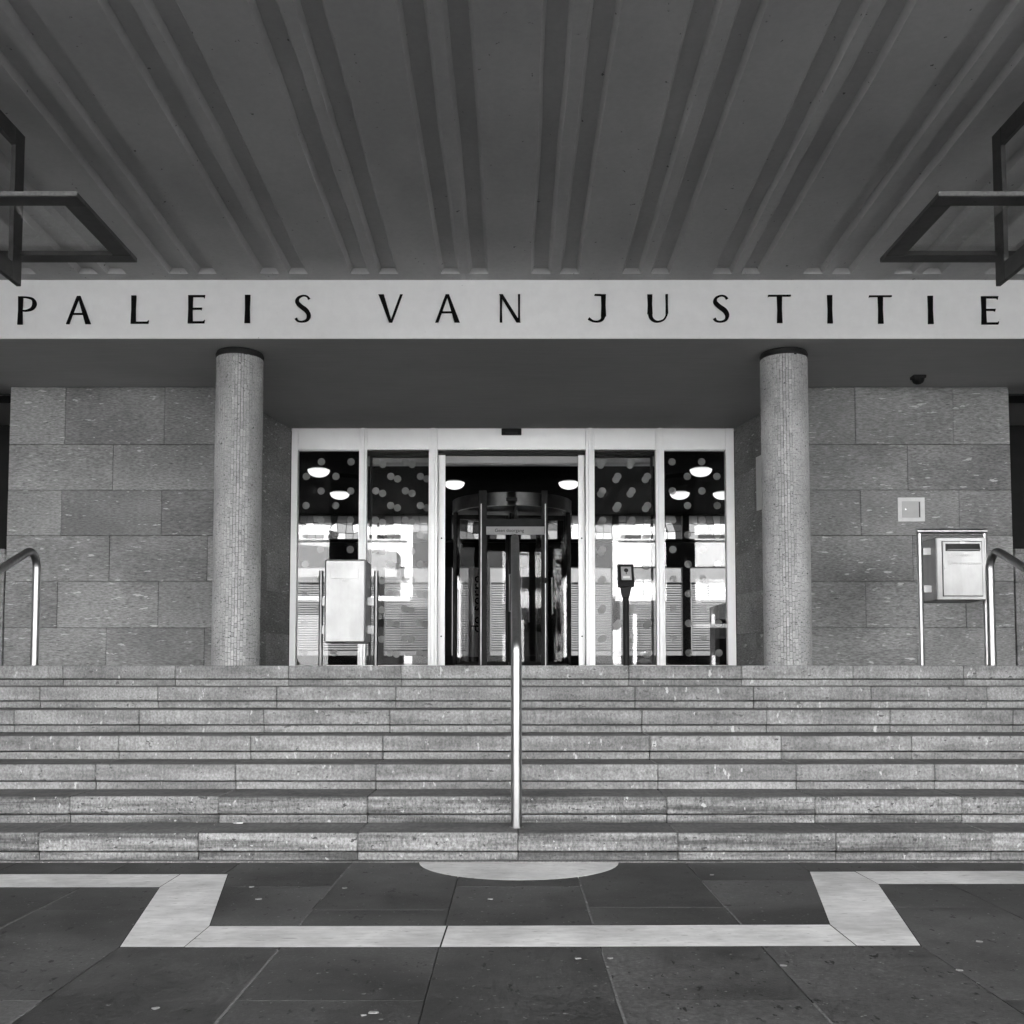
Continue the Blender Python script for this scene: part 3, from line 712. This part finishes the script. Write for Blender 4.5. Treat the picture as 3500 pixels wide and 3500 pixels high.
for s in (-1, 1):
    a0 = R(29) if s > 0 else R(-151)
    add('curved_glass', arc_wall(BM(), RR-.034, RR-.024, a0, a0+R(122), LAND+.06, rz0, 24), M['glass_curved'], rev, smooth=40)
    for k, a in enumerate((R(151)*s, R(76)*s)):
        px, py = RX+(RR-.03)*math.sin(a), RY-(RR-.03)*math.cos(a)
        bx('drum_post', px-.035, px+.035, py-.03, py+.03, LAND, rz0-.001, M['dark_metal'], rev, bev=.006)
    add('skirt', arc_wall(BM(), RR-.04, RR-.018, a0, a0+R(122), LAND, LAND+.059, 24), M['dark_metal'], rev)
bm = BM(); tube(bm, [(RX, RY, LAND), (RX, RY, rz0+.02)], .035, 16); add('centre_shaft', bm, M['dark_metal'], rev, smooth=40)
for k, ang in enumerate((4, 94, 184, 274)):
    rot = Matrix.Translation((RX, RY, 0)) @ Matrix.Rotation(R(ang), 4, 'Z') @ Matrix.Translation((-RX, -RY, 0))
    bm = BM()
    for q in ((.05, .09, LAND+.01, rz0-.01), (RR-.10, RR-.06, LAND+.01, rz0-.01), (.0905, RR-.1005, LAND+.01, LAND+.10), (.0905, RR-.1005, rz0-.07, rz0-.01)):
        box(bm, RX+q[0], RX+q[1], RY-.018, RY+.018, q[2], q[3], .003, rot)
    wing = add('wing', bm, M['dark_metal'], rev)
    add('wing_glass', box(BM(), RX+.091, RX+RR-.101, RY-.004, RY+.004, LAND+.101, rz0-.071, 0, rot), M['glass_curved'], wing)
    bm = BM(); pts = [Vector((RX+.55, RY-.02, LAND+.75)), Vector((RX+.55, RY-.07, LAND+.76)), Vector((RX+.55, RY-.07, LAND+1.24)), Vector((RX+.55, RY-.02, LAND+1.25))]
    tube(bm, [rot @ p for p in pts], .012, 10); add('push_bar', bm, M['steel'], wing, smooth=40)
# two tall posts in front and the closed sign between them
yb = RY-RR-.10
for nm, a, b in (('front_post', 836, 868), ('front_post', 1080, 1106)):
    bx(nm, ex(a, yb), ex(b, yb), yb, yb+.06, LAND, rz1, M['dark_metal'], rev, bev=.004)
    e = ex(846 if a < 900 else 1096, yb)
    bx('edge_strip', e-.006, e+.006, yb-.004, yb-.0005, LAND, rz0, M['steel'], rev)
zs1, zs0 = P(CX, ev(455), yb).z, P(CX, ev(486), yb).z
sg = bx('closed_sign', ex(866, yb), ex(1092, yb), yb-.02, yb-.008, zs0, zs1, M['grey_panel'], rev, bev=.001)
bx('sign_backing', ex(866, yb), ex(1092, yb), yb-.018, yb-.006, zs1+.001, P(CX, ev(425), yb).z, M['dark_metal'], rev)
text('lettering', 'Geen doorgang', (ex(899, yb), yb-.0208, (zs0+zs1)/2), .060, M['letter'], sg)
bx('ring_sensor', ex(943, RY-RR), ex(987, RY-RR), RY-RR-.03, RY-RR+.01, P(CX, ev(356), RY-RR).z, P(CX, ev(342), RY-RR).z, M['black'], rev, bev=.004)
bx('door_lock', ex(1083, yb), ex(1104, yb), yb-.05, yb-.005, P(CX, ev(674), yb).z, P(CX, ev(654), yb).z, M['black'], rev, bev=.004)
# upright banner in the hall
ybn = 16.2; b0, b1 = ex(797, ybn), ex(838, ybn)
ban = empty('banner', ((b0+b1)/2, ybn, LAND), 'pale upright banner lettered de serre behind the revolving door', 'banner')
bx('cloth', b0, b1+.12, ybn, ybn+.012, P(CX, ev(960), ybn).z, P(CX, ev(616), ybn).z, M['grey_panel'], ban)
bx('foot', b0-.02, b1+.14, ybn-.08, ybn+.1, LAND-.001, LAND+.05, M['dark_metal'], ban)
bx('mast', (b0+b1)/2+.05, (b0+b1)/2+.08, ybn+.013, ybn+.03, LAND+.05, P(CX, ev(640), ybn).z, M['dark_metal'], ban)
text('lettering', 'de serre', (ex(832, ybn), ybn-.001, P(CX, ev(868), ybn).z), .27, M['letter'], ban, rot=(R(90), R(-90), 0))
# reception desk and a dark screen in the hall
desk = empty('reception_desk', (3.55, 14.9, LAND), 'dark reception desk inside the hall beside the card reader pane', 'desk')
bm = BM(); prism(bm, [(2.95, LAND), (4.3, LAND), (4.3, LAND+1.28), (3.5, LAND+1.10), (2.95, LAND+.92)], 'y', 14.6, 15.3); add('front_panel', bm, M['void'], desk)
bx('counter_top', 3.5, 4.4, 14.5, 15.35, LAND+1.285, LAND+1.32, M['dark_metal'], desk)

# ------------------------------------------------------------------ unseen courthouse mass above the canopy, put up to shade the plaza
ch = empty('courthouse', (0, 12, LAND), 'unseen courthouse block above the entrance canopy, massed to shade the plaza', 'building')
M['brick'] = mat('pale_grey_brick', .24, .32, .8, (3, 3, 10), 7)
bx('upper_wall', -26, 26, Y_FAS+.17, 17.5, Z_SOF+.31, 17.0, M['brick'], ch)
for s in (-1, 1):
    x0, x1 = sorted((s*7.42, s*26)); bx('ground_floor_wall', x0, x1, Y_FAS+.17, 17.5, -.03, Z_SOF+.309, M['brick'], ch)
for s in (-1, 1):  # unseen dark wings, added to darken the sides mirrored in the steel
    x0, x1 = sorted((s*11.2, s*26)); w = bx('added_side_wing', x0, x1, -4.5, Y_FAS+.169, -.03, 13.0, M['far_dark'], ch)
    for i in range(5):
        xx = sorted((s*11.199, s*11.13)); f = bx('added_wing_window', *xx, -3.6+i*2.4, -2.2+i*2.4, 1.4, 3.4, M['white_metal'], ch)
        xx = sorted((s*11.128, s*11.12)); bx('pane', *xx, -3.52+i*2.4, -2.28+i*2.4, 1.48, 3.32, M['pane_dark'], f)
for i in range(-8, 9):
    f = bx('window', i*2.9-.7, i*2.9+.7, Y_FAS+.12, Y_FAS+.169, 8.2, 10.2, M['white_metal'], ch)
    bx('pane', i*2.9-.62, i*2.9+.62, Y_FAS+.10, Y_FAS+.119, 8.28, 10.12, M['pane_dark'], f)

# ------------------------------------------------------------------ handrails
def rail(path, name, label, flats=None, grp=None, base=None):
    t = empty(name, base, label, 'handrail', 'stainless handrails of the stairs')
    bm = BM(); tube(bm, path, .031, 24); add('rail_tube', bm, M['steel'], t, smooth=50)
    bm = BM(); lathe(bm, [(.040, 0), (.040, .004), (.033, .006)], base, 24); add('base_collar', bm, M['steel'], t, smooth=40)
    return t
SL = RISE/TREAD
xc = (1765-CX)/F*5.86
zb = P(CX, 2199, 5.86).z
p_low, p_top = Vector((xc, 5.86, RISE+.001)), None
k1 = Vector((xc, 5.86, zb)); ye_ = 7.92; k2 = Vector((xc-.004, ye_, zb+SL*(ye_-5.86)))
end = Vector((xc-.004, ye_, LAND+.001))
path = [p_low, Vector((xc, 5.86, .6))]+bend(p_low, k1, k2, .085)+bend(k1, k2, end, .085)+[end]
rail(path, 'handrail', 'stainless steel handrail that runs up the middle of the stairs', base=p_low)
for u, lab in ((124, 'stainless steel handrail at the stair side of the plain stone wall'), (3386, 'stainless steel handrail in front of the letterbox stand')):
    x = (u-CX)/F*8.0
    zt_ = P(CX, 1866, 7.98).z
    e1 = Vector((x, 7.98, LAND+.001)); kk2 = Vector((x, 7.98, zt_)); kk1 = Vector((x, 5.86, zt_-SL*(7.98-5.86)*.95)); lo = Vector((x, 5.86, RISE+.001))
    path = [e1, Vector((x, 7.98, LAND+.4))]+bend(e1, kk2, kk1, .12)+bend(kk2, kk1, lo, .085)+[lo]
    rail(path, 'handrail', lab, base=e1)

# ------------------------------------------------------------------ waste bin marked Afval
yb_ = 8.6
q0 = P(eu(235), ev(906), yb_); q1 = P(eu(399), ev(581), yb_)
binn = empty('waste_bin', ((q0.x+q1.x)/2, yb_+.16, LAND), 'stainless steel waste bin marked Afval hung between two round posts', 'waste bin')
bm = BM(); box(bm, q0.x, q1.x, yb_, yb_+.32, q0.z, q1.z, .014); add('body', bm, M['steel_sheet'], binn)
bx('flap', PX(eu(260), yb_), PX(eu(370), yb_), yb_-.003, yb_-.0005, P(CX, ev(656), yb_).z, P(CX, ev(619), yb_).z, M['steel_sheet'], binn, bev=.001)
xpl, xpr = (eu(223)-CX)/F*(yb_+.16), (eu(437)-CX)/F*(yb_+.16)
for x in (xpl, xpr):
    bm = BM(); tube(bm, [(x, yb_+.16, LAND), (x, yb_+.16, P(CX, ev(626), yb_+.16).z)], .0195, 18); add('post', bm, M['steel_dark'], binn, smooth=40)
for v in (746, 855):
    zz = P(CX, ev(v), yb_+.16).z
    bx('bracket', xpl+.015, q0.x-.0005, yb_+.13, yb_+.19, zz-.035, zz+.035, M['steel_sheet'], binn)
    bx('bracket', q1.x+.0005, xpr-.015, yb_+.13, yb_+.19, zz-.035, zz+.035, M['steel_sheet'], binn)
text('lettering', 'Afval', (PX(eu(301), yb_), yb_-.0008, P(CX, ev(664), yb_).z), .037, M['print'], binn)

# ------------------------------------------------------------------ card reader post
yk = 9.2
kx0, kx1 = PX(eu(1394), yk), PX(eu(1422), yk); kc = (kx0+kx1)/2
card = empty('card_reader', (kc, yk, LAND), 'black card reader with a small picture panel on a round post', 'card reader')
zk0, zk1, zk2 = P(CX, ev(728), yk).z, P(CX, ev(690), yk).z, P(CX, ev(601), yk).z
bm = BM(); tube(bm, [(kc, yk, LAND), (kc, yk, zk0+.01)], .028, 20); add('post', bm, M['black'], card, smooth=40)
bm = BM(); prism(bm, [(kc-.030, zk0), (kc+.030, zk0), (kc+.048, zk1), (kc-.048, zk1)], 'y', yk-.04, yk+.04); add('neck', bm, M['black'], card)
hw = (eu(1437)-eu(1378))/F*yk/2
bm = BM(); prism(bm, [(yk-.075, zk1+.001), (yk+.055, zk1+.001), (yk+.075, zk2), (yk-.005, zk2), (yk-.08, zk1+.035)], 'x', kc-hw, kc+hw); add('head', bm, M['black'], card)
tilt = Matrix.Translation((kc, yk-.0430, (zk1+.035+zk2)/2)) @ Matrix.Rotation(-math.atan2(.075, zk2-zk1-.035), 4, 'X')
bm = BM(); box(bm, -.046, .046, -.003, 0, -.068, .068, .001); bmesh.ops.transform(bm, matrix=tilt, verts=bm.verts); st = add('sticker', bm, M['screen'], card)
bm = BM(); prism(bm, [(.020*math.cos(a*math.pi/10), .03+.020*math.sin(a*math.pi/10)) for a in range(20)], 'y', -.0045, -.0032); box(bm, -.003, .003, -.0045, -.0032, -.01, .012)
bmesh.ops.transform(bm, matrix=tilt, verts=bm.verts); add('picture_mark', bm, M['dark_metal'], st)
bm = BM(); box(bm, -.032, .032, -.0045, -.0032, -.052, -.028); bmesh.ops.transform(bm, matrix=tilt, verts=bm.verts); add('card_mark', bm, M['paper'], st)

# ------------------------------------------------------------------ letterbox on its tube frame
def mu(x): return 3000+x/2.972
def mv(y): return 1650+y/2.972
ym = 8.6
a = P(mu(603), mv(1195), ym); b = P(mu(1094), mv(549), ym)
lb = empty('letterbox', ((a.x+b.x)/2, ym+.17, LAND), 'steel letterbox with a slot flap on a square tube frame', 'letterbox')
bm = BM(); box(bm, a.x, b.x, ym, ym+.36, a.z, b.z, .010); add('body', bm, M['steel_sheet'], lb)
d0 = P(mu(668), mv(1148), ym); d1 = P(mu(1050), mv(600), ym)
bx('door_seam', d0.x-.006, d1.x+.006, ym-.0015, ym-.0003, d0.z-.006, d1.z+.006, M['dark_metal'], lb)
dr = bx('door', d0.x, d1.x, ym-.008, ym-.0018, d0.z, d1.z, M['steel_sheet'], lb, bev=.002)
f0 = P(mu(690), mv(688), ym); f1 = P(mu(1026), mv(623), ym)
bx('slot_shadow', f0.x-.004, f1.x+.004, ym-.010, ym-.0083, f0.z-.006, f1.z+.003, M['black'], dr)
bm = BM(); prism(bm, [(ym-.012, f1.z), (ym-.034, f0.z+.006), (ym-.034, f0.z), (ym-.012, f0.z)], 'x', f0.x, f1.x); add('slot_flap', bm, M['grey_metal'], dr)
bm = BM(); lk = P(mu(685), mv(868), ym); tube(bm, [(lk.x, ym-.014, lk.z), (lk.x, ym-.0085, lk.z)], .009, 14); add('lock', bm, M['steel'], dr, smooth=40)
bx('hinge', (d0.x+d1.x)/2-.02, (d0.x+d1.x)/2+.02, ym-.012, ym-.0085, d1.z-.012, d1.z, M['steel'], dr)
for body, v in (('Brievenbus', 737), ('Paleis van Justitie', 822)):
    p = P(mu(716), mv(v), ym); text('lettering', body, (p.x, ym-.0088, p.z), .042, M['print'], dr)
yf_ = ym+.12
fl, fr = P(mu(432), mv(1000), yf_).x, P(mu(1087), mv(800), yf_).x; ft = P(CX, mv(492), yf_).z
for x in (fl, fr):
    bm = BM(); tube(bm, [(x, yf_, LAND), (x, yf_, ft-.0205)], .0215, 20); add('frame_post', bm, M['steel'], lb, smooth=40)
bm = BM(); tube(bm, [(fl-.0215, yf_, ft), (fr+.0215, yf_, ft)], .0215, 20); add('frame_bar', bm, M['steel'], lb, smooth=40)
for x0, x1 in ((fl+.0225, a.x-.0005), (b.x+.0005, fr-.0225)):
    if x1-x0 > .004:
        for v in (700, 1080):
            zz = P(CX, mv(v), yf_).z; bx('bracket', x0, x1, yf_-.018, yf_+.018, zz-.03, zz+.03, M['steel_sheet'], lb)

# ------------------------------------------------------------------ wall hatch, return-wall plate, dome camera
h0 = P(mu(203), mv(397), Y_WALL); h1 = P(mu(470), mv(152), Y_WALL)
ht_ = empty('wall_hatch', ((h0.x+h1.x)/2, Y_WALL, (h0.z+h1.z)/2), 'small square white hatch on the stone wall above the letterbox', 'hatch')
bx('frame', h0.x, h1.x, Y_WALL-.016, Y_WALL-.0035, h0.z, h1.z, M['hatch'], ht_, bev=.002)
g0 = P(mu(242), mv(357), Y_WALL); g1 = P(mu(428), mv(190), Y_WALL)
hd = bx('door', g0.x, g1.x, Y_WALL-.0195, Y_WALL-.0162, g0.z, g1.z, M['grey_panel'], ht_, bev=.001)
bx('slot', PX(mu(411), Y_WALL, 1745), PX(mu(421), Y_WALL, 1745), Y_WALL-.0215, Y_WALL-.0197, P(CX, mv(352), Y_WALL).z, P(CX, mv(198), Y_WALL).z, M['black'], hd)
bm = BM(); kp = P(mu(277), mv(272), Y_WALL); tube(bm, [(kp.x, Y_WALL-.027, kp.z), (kp.x, Y_WALL-.0197, kp.z)], .011, 14); add('keyhole', bm, M['brass'], hd, smooth=40)
z0_, z1_ = P(2596, 1741, 11.1).z, P(2596, 1557, 11.1).z
rp = lambda y: XRR+SPL*(Y_DOOR-y)/(Y_DOOR-Y_WALL)
add('wall_plate', prism(BM(), [(rp(10.75)-.02, 10.75), (rp(11.2)-.02, 11.2), (rp(11.2)-.004, 11.2), (rp(10.75)-.004, 10.75)], 'z', z0_, z1_), M['hatch'], org=(rp(11), 11, z0_), label='narrow white plate on the recess wall, half hidden by the column', cat='plate')
dp = G(3138, 1285, Z_SOF)
dc = empty('dome_camera', (dp.x, dp.y, Z_SOF), 'small dark dome camera under the soffit above the letterbox', 'camera')
bx('mount', dp.x-.062, dp.x+.062, dp.y-.05, dp.y+.05, Z_SOF-.030, Z_SOF-.0005+.003, M['dark_metal'], dc, bev=.006)
bm = BM(); lathe(bm, [(.058, -.0305), (.056, -.045), (.045, -.066), (.025, -.078), (.004, -.082)], (dp.x, dp.y, Z_SOF), 24); add('dome', bm, M['black'], dc, smooth=60)

# ------------------------------------------------------------------ lanterns: two interlocked square frames under the ceiling
def lantern(sgn, u_in, u_v, label):
    yn = 5.50; zh = P(CX, 671.5, yn).z; yfar = yn*1.1655
    xi = (u_in-CX)/F*yn*1.065
    xi = P(u_in, 671.5, yn).x; S = yfar-yn; xo = xi+sgn*S*1.02
    yv1 = 6.32; xv = P(u_v, 700, yv1).x; yv0 = yv1-S
    zv0, zv1 = P(CX, 979, yv1).z, P(CX, 467, yv1).z
    t = empty('lantern', ((xi+xo)/2, (yn+yfar)/2, zv1), label, 'lantern', 'interlocked square lanterns under the canopy')
    W, T = .115, .030
    fr_ = empty('level_frame', ((xi+xo)/2, (yn+yfar)/2, zh), parent=t)
    x0, x1 = sorted((xi, xo))
    bx('frame_bar', x0, x1, yn, yn+W, zh, zh+T, M['lantern'], fr_, bev=.002)
    bx('frame_bar', x0, x1, yfar-W, yfar, zh, zh+T, M['lantern'], fr_, bev=.002)
    bx('frame_bar', x0, x0+W, yn+W+.001, yfar-W-.001, zh+.0005, zh+T-.0005, M['lantern'], fr_, bev=.002)
    bx('frame_bar', x1-W, x1, yn+W+.001, yfar-W-.001, zh+.0005, zh+T-.0005, M['lantern'], fr_, bev=.002)
    # paler strip: daylight on the near edge put into its colour
    bx('lit_edge', x0-.004, x1+.004, yn-.004, yn-.0005, zh+T*.15, zh+T*.9, M['joint'], fr_)
    bx('frame_pane', x0+W*.6, x1-W*.6, yn+W*.6, yfar-W*.6, zh+T+.001, zh+T+.006, M['glass'], fr_)
    up = empty('upright_frame', (xv, (yv0+yv1)/2, (zv0+zv1)/2), parent=t)
    xa, xb = sorted((xv, xv+sgn*T))
    bx('frame_bar', xa, xb, yv0, yv0+W, zv0, zv1, M['lantern'], up, bev=.002)
    bx('frame_bar', xa, xb, yv1-W, yv1, zv0, zv1, M['lantern'], up, bev=.002)
    bx('frame_bar', xa+.0005, xb-.0005, yv0+W+.001, yv1-W-.001, zv0, zv0+W, M['lantern'], up, bev=.002)
    bx('frame_bar', xa+.0005, xb-.0005, yv0+W+.001, yv1-W-.001, zv1-W, zv1, M['lantern'], up, bev=.002)
    bm = BM(); tube(bm, [(xv+sgn*T/2, (yv0+yv1)/2, zv1-.002), (xv+sgn*T/2, (yv0+yv1)/2, zc((yv0+yv1)/2)+.01)], .03, 14); add('ceiling_fixing', bm, M['dark_metal'], t, smooth=40)
    return t
lantern(-1, 262, 80, 'hanging lantern of two interlocked square metal frames above the letter P')
lantern(1, 3210, 3396, 'hanging lantern of two interlocked square metal frames above the final letter E')

# ------------------------------------------------------------------ litter
gum = [(.235, 3.766), (.354, 3.769), (.954, 3.675), (1.793, 4.001), (1.018, 5.301), (-1.098, 3.214), (-.424, 3.175), (-1.261, 5.008), (-1.162, 4.741), (-.806, 4.978), (-.102, 4.741), (-.45, 3.15), (1.55, 3.62)]
bm = BM()
for x, y in gum:
    r = random.uniform(.007, .013); ph = random.random()*6
    prism(bm, [(x+r*(1.2+.25*math.sin(3*a+ph))*math.cos(a), y+r*(1+.25*math.sin(2*a+ph))*math.sin(a)) for a in [i*math.pi/6 for i in range(12)]], 'z', -.003, .0004)
add('gum_spots', bm, M['gum'], kind='stuff', label='scattered trodden chewing gum spots on the dark paving', cat='gum')
cb = G(816, 2816, RISE)
t = empty('cigarette_butt', (cb.x, cb.y, RISE), 'cigarette butt lying on the lowest tread', 'cigarette butt')
bm = BM(); tube(bm, [(cb.x-.012, cb.y, RISE+.005), (cb.x+.022, cb.y+.004, RISE+.005)], .0042, 10); add('paper_roll', bm, M['paper'], t)
bm = BM(); tube(bm, [(cb.x-.030, cb.y-.002, RISE+.005), (cb.x-.0125, cb.y, RISE+.005)], .0043, 10); add('filter', bm, M['brass'], t)

# ------------------------------------------------------------------ the sunlit street opposite, mirrored in the glass
def block(x0, x1, y, h, label, bands):
    t = empty('white_building', ((x0+x1)/2, y, 0), label, 'building', 'white buildings across the street')
    bx('wall', x0, x1, y-10, y, -.03, h, M['render'], t)
    for z0, z1 in bands:
        n = max(2, int((x1-x0)/2.6)); w = (x1-x0)/n
        for i in range(n):
            f = bx('window', x0+i*w+.25, x0+(i+1)*w-.25, y+.002, y+.08, z0, z1, M['white_metal'], t)
            bx('pane', x0+i*w+.33, x0+(i+1)*w-.33, y+.082, y+.09, z0+.07, z1-.07, M['pane_dark'], f)
    bx('cornice', x0-.15, x1+.15, y+.001, y+.6, h-.5, h-.1, M['render'], t)
    bx('balcony', x0, x1, y+.092, y+1.0, 4.05, 4.25, M['render'], t)
    bm = BM()
    for i in range(int((x1-x0)/.9)): tube(bm, [(x0+.3+i*.9, y+.95, 4.25), (x0+.3+i*.9, y+.95, 4.95)], .02, 6)
    tube(bm, [(x0, y+.95, 4.97), (x1, y+.95, 4.97)], .03, 6); add('balcony_rail', bm, M['dark_metal'], t)
    if x0 < 0:
        bx('shop_front', x0+.02, x1-3.2, y+.101, y+.5, 0, 3.7, M['render_grey'], t)
        bm = BM(); prism(bm, [(x1-7, 5.0), (x1-.5, 5.0), (x1-.5, 6.05), (x1-7, 6.5)], 'y', y+.10, y+1.6); add('canopy_panel', bm, M['render_grey'], t)
    else:
        for i in range(9):
            bx('fin', x0+.8+i*1.1, x0+.95+i*1.1, y+.101, y+.55, 0, 4.0, M['render_grey'] if i % 3 else M['render'], t)
        bx('awning', x0+3.0, x0+9.5, y+.56, y+1.5, 2.9, 3.05, M['render_grey'], t)
    return t
block(-24, -4.3, -20, 11.5, 'white rendered block across the street, mirrored in the panes behind the bin', [(1.2, 3.4), (5.0, 5.65), (6.72, 7.02), (8.2, 9.6)])
block(4.3, 24, -20, 11.5, 'white rendered block across the street, mirrored in the panes behind the card reader', [(1.2, 3.4), (5.0, 5.65), (6.72, 7.02), (8.2, 9.6)])
dk = empty('brick_building', (0, -44, 0), 'dark brick building at the end of the side street opposite', 'building')
bx('wall', -9, 9, -52, -44, -.03, 14, M['far_dark'], dk)
for i in range(5):
    f = bx('window', -7.5+i*3.2, -5.9+i*3.2, -43.999, -43.93, 4, 6, M['white_metal'], dk); bx('pane', -7.4+i*3.2, -6+i*3.2, -43.928, -43.92, 4.1, 5.9, M['pane_dark'], f)

# ------------------------------------------------------------------ a passer-by on the plaza, mirrored in the pane beside the card reader
def person(px_, py_, face):
    me = bpy.data.meshes.new('person')
    J_ = {'pelvis': (0, 0, .95), 'waist': (0, .01, 1.10), 'chest': (0, .01, 1.30), 'neck0': (0, 0, 1.45), 'neck': (0, -.005, 1.53),
          'shl': (.17, 0, 1.42), 'ell': (.23, .02, 1.14), 'wrl': (.24, -.06, .90), 'shr': (-.17, 0, 1.42), 'elr': (-.23, .02, 1.14), 'wrr': (-.24, -.06, .90),
          'hpl': (.10, 0, .90), 'knl': (.11, -.02, .50), 'anl': (.12, .02, .09), 'tol': (.13, -.15, .04), 'hpr': (-.10, 0, .90), 'knr': (-.11, .03, .50), 'anr': (-.12, .09, .10), 'tor': (-.13, -.08, .04)}
    rad = dict(pelvis=.135, waist=.13, chest=.15, neck0=.075, neck=.055, shl=.075, ell=.055, wrl=.04, shr=.075, elr=.055, wrr=.04, hpl=.095, knl=.065, anl=.05, tol=.045, hpr=.095, knr=.065, anr=.05, tor=.045)
    E_ = [('pelvis', 'waist'), ('waist', 'chest'), ('chest', 'neck0'), ('neck0', 'neck'), ('chest', 'shl'), ('shl', 'ell'), ('ell', 'wrl'), ('chest', 'shr'), ('shr', 'elr'), ('elr', 'wrr'),
          ('pelvis', 'hpl'), ('hpl', 'knl'), ('knl', 'anl'), ('anl', 'tol'), ('pelvis', 'hpr'), ('hpr', 'knr'), ('knr', 'anr'), ('anr', 'tor')]
    ks = list(J_)
    me.from_pydata([J_[k] for k in ks], [(ks.index(a), ks.index(b)) for a, b in E_], [])
    o = bpy.data.objects.new('person', me); COL.objects.link(o)
    o.modifiers.new('skin', 'SKIN'); sb = o.modifiers.new('smooth', 'SUBSURF'); sb.levels = 2; sb.render_levels = 2
    for i, k in enumerate(ks):
        me.skin_vertices[0].data[i].radius = (rad[k], rad[k]*.85); me.skin_vertices[0].data[i].use_root = (k == 'pelvis')
    me.materials.append(M['cloth'])
    o.location = (px_, py_, -.03); o.rotation_euler = (0, 0, face); WL[o.name] = Vector((0, 0, 0))
    tag(o, 'person in a dark coat standing on the plaza, mirrored beside the card reader', 'person')
    bm = BM(); bmesh.ops.create_uvsphere(bm, u_segments=24, v_segments=16, radius=1)
    for v in bm.verts:
        x, y, z = v.co
        v.co = (x*.077*(1-.12*max(0, -z)), y*.098*(1-.08*max(0, -z)), 1.64+z*.118)
        if y < -.7 and abs(x) < .25 and -.35 < z < .15: v.co.y -= .018*(1-abs(x)/.25)
    for sx in (-1, 1): box(bm, sx*.074, sx*.092, -.01, .03, 1.61, 1.67, .006)
    h = add('head', bm, M['skin'], smooth=60); h.parent = o
    bm = BM(); bmesh.ops.create_uvsphere(bm, u_segments=24, v_segments=16, radius=1)
    for v in bm.verts:
        x, y, z = v.co
        v.co = (x*.083, y*.104+.010, 1.652+max(z, -.45 if y > -.1 else .35)*.118)
    h = add('hair', bm, M['cloth'], smooth=60); h.parent = o
    for sx in (-1, 1):
        bm = BM(); box(bm, sx*.24-.02, sx*.24+.02, -.105, -.045, .815, .90, .010)
        for f in range(4): tube(bm, [(sx*.24, -.052-f*.015, .82), (sx*.238, -.058-f*.015, .775), (sx*.228, -.064-f*.014, .735+abs(f-1.4)*.008)], [.009, .008, .006], 8)
        tube(bm, [(sx*.232, -.10, .875), (sx*.222, -.12, .835), (sx*.216, -.12, .805)], [.010, .009, .007], 8)
        h = add('hand', bm, M['skin'], smooth=60); h.parent = o
person(3.9, -6.6, R(180))
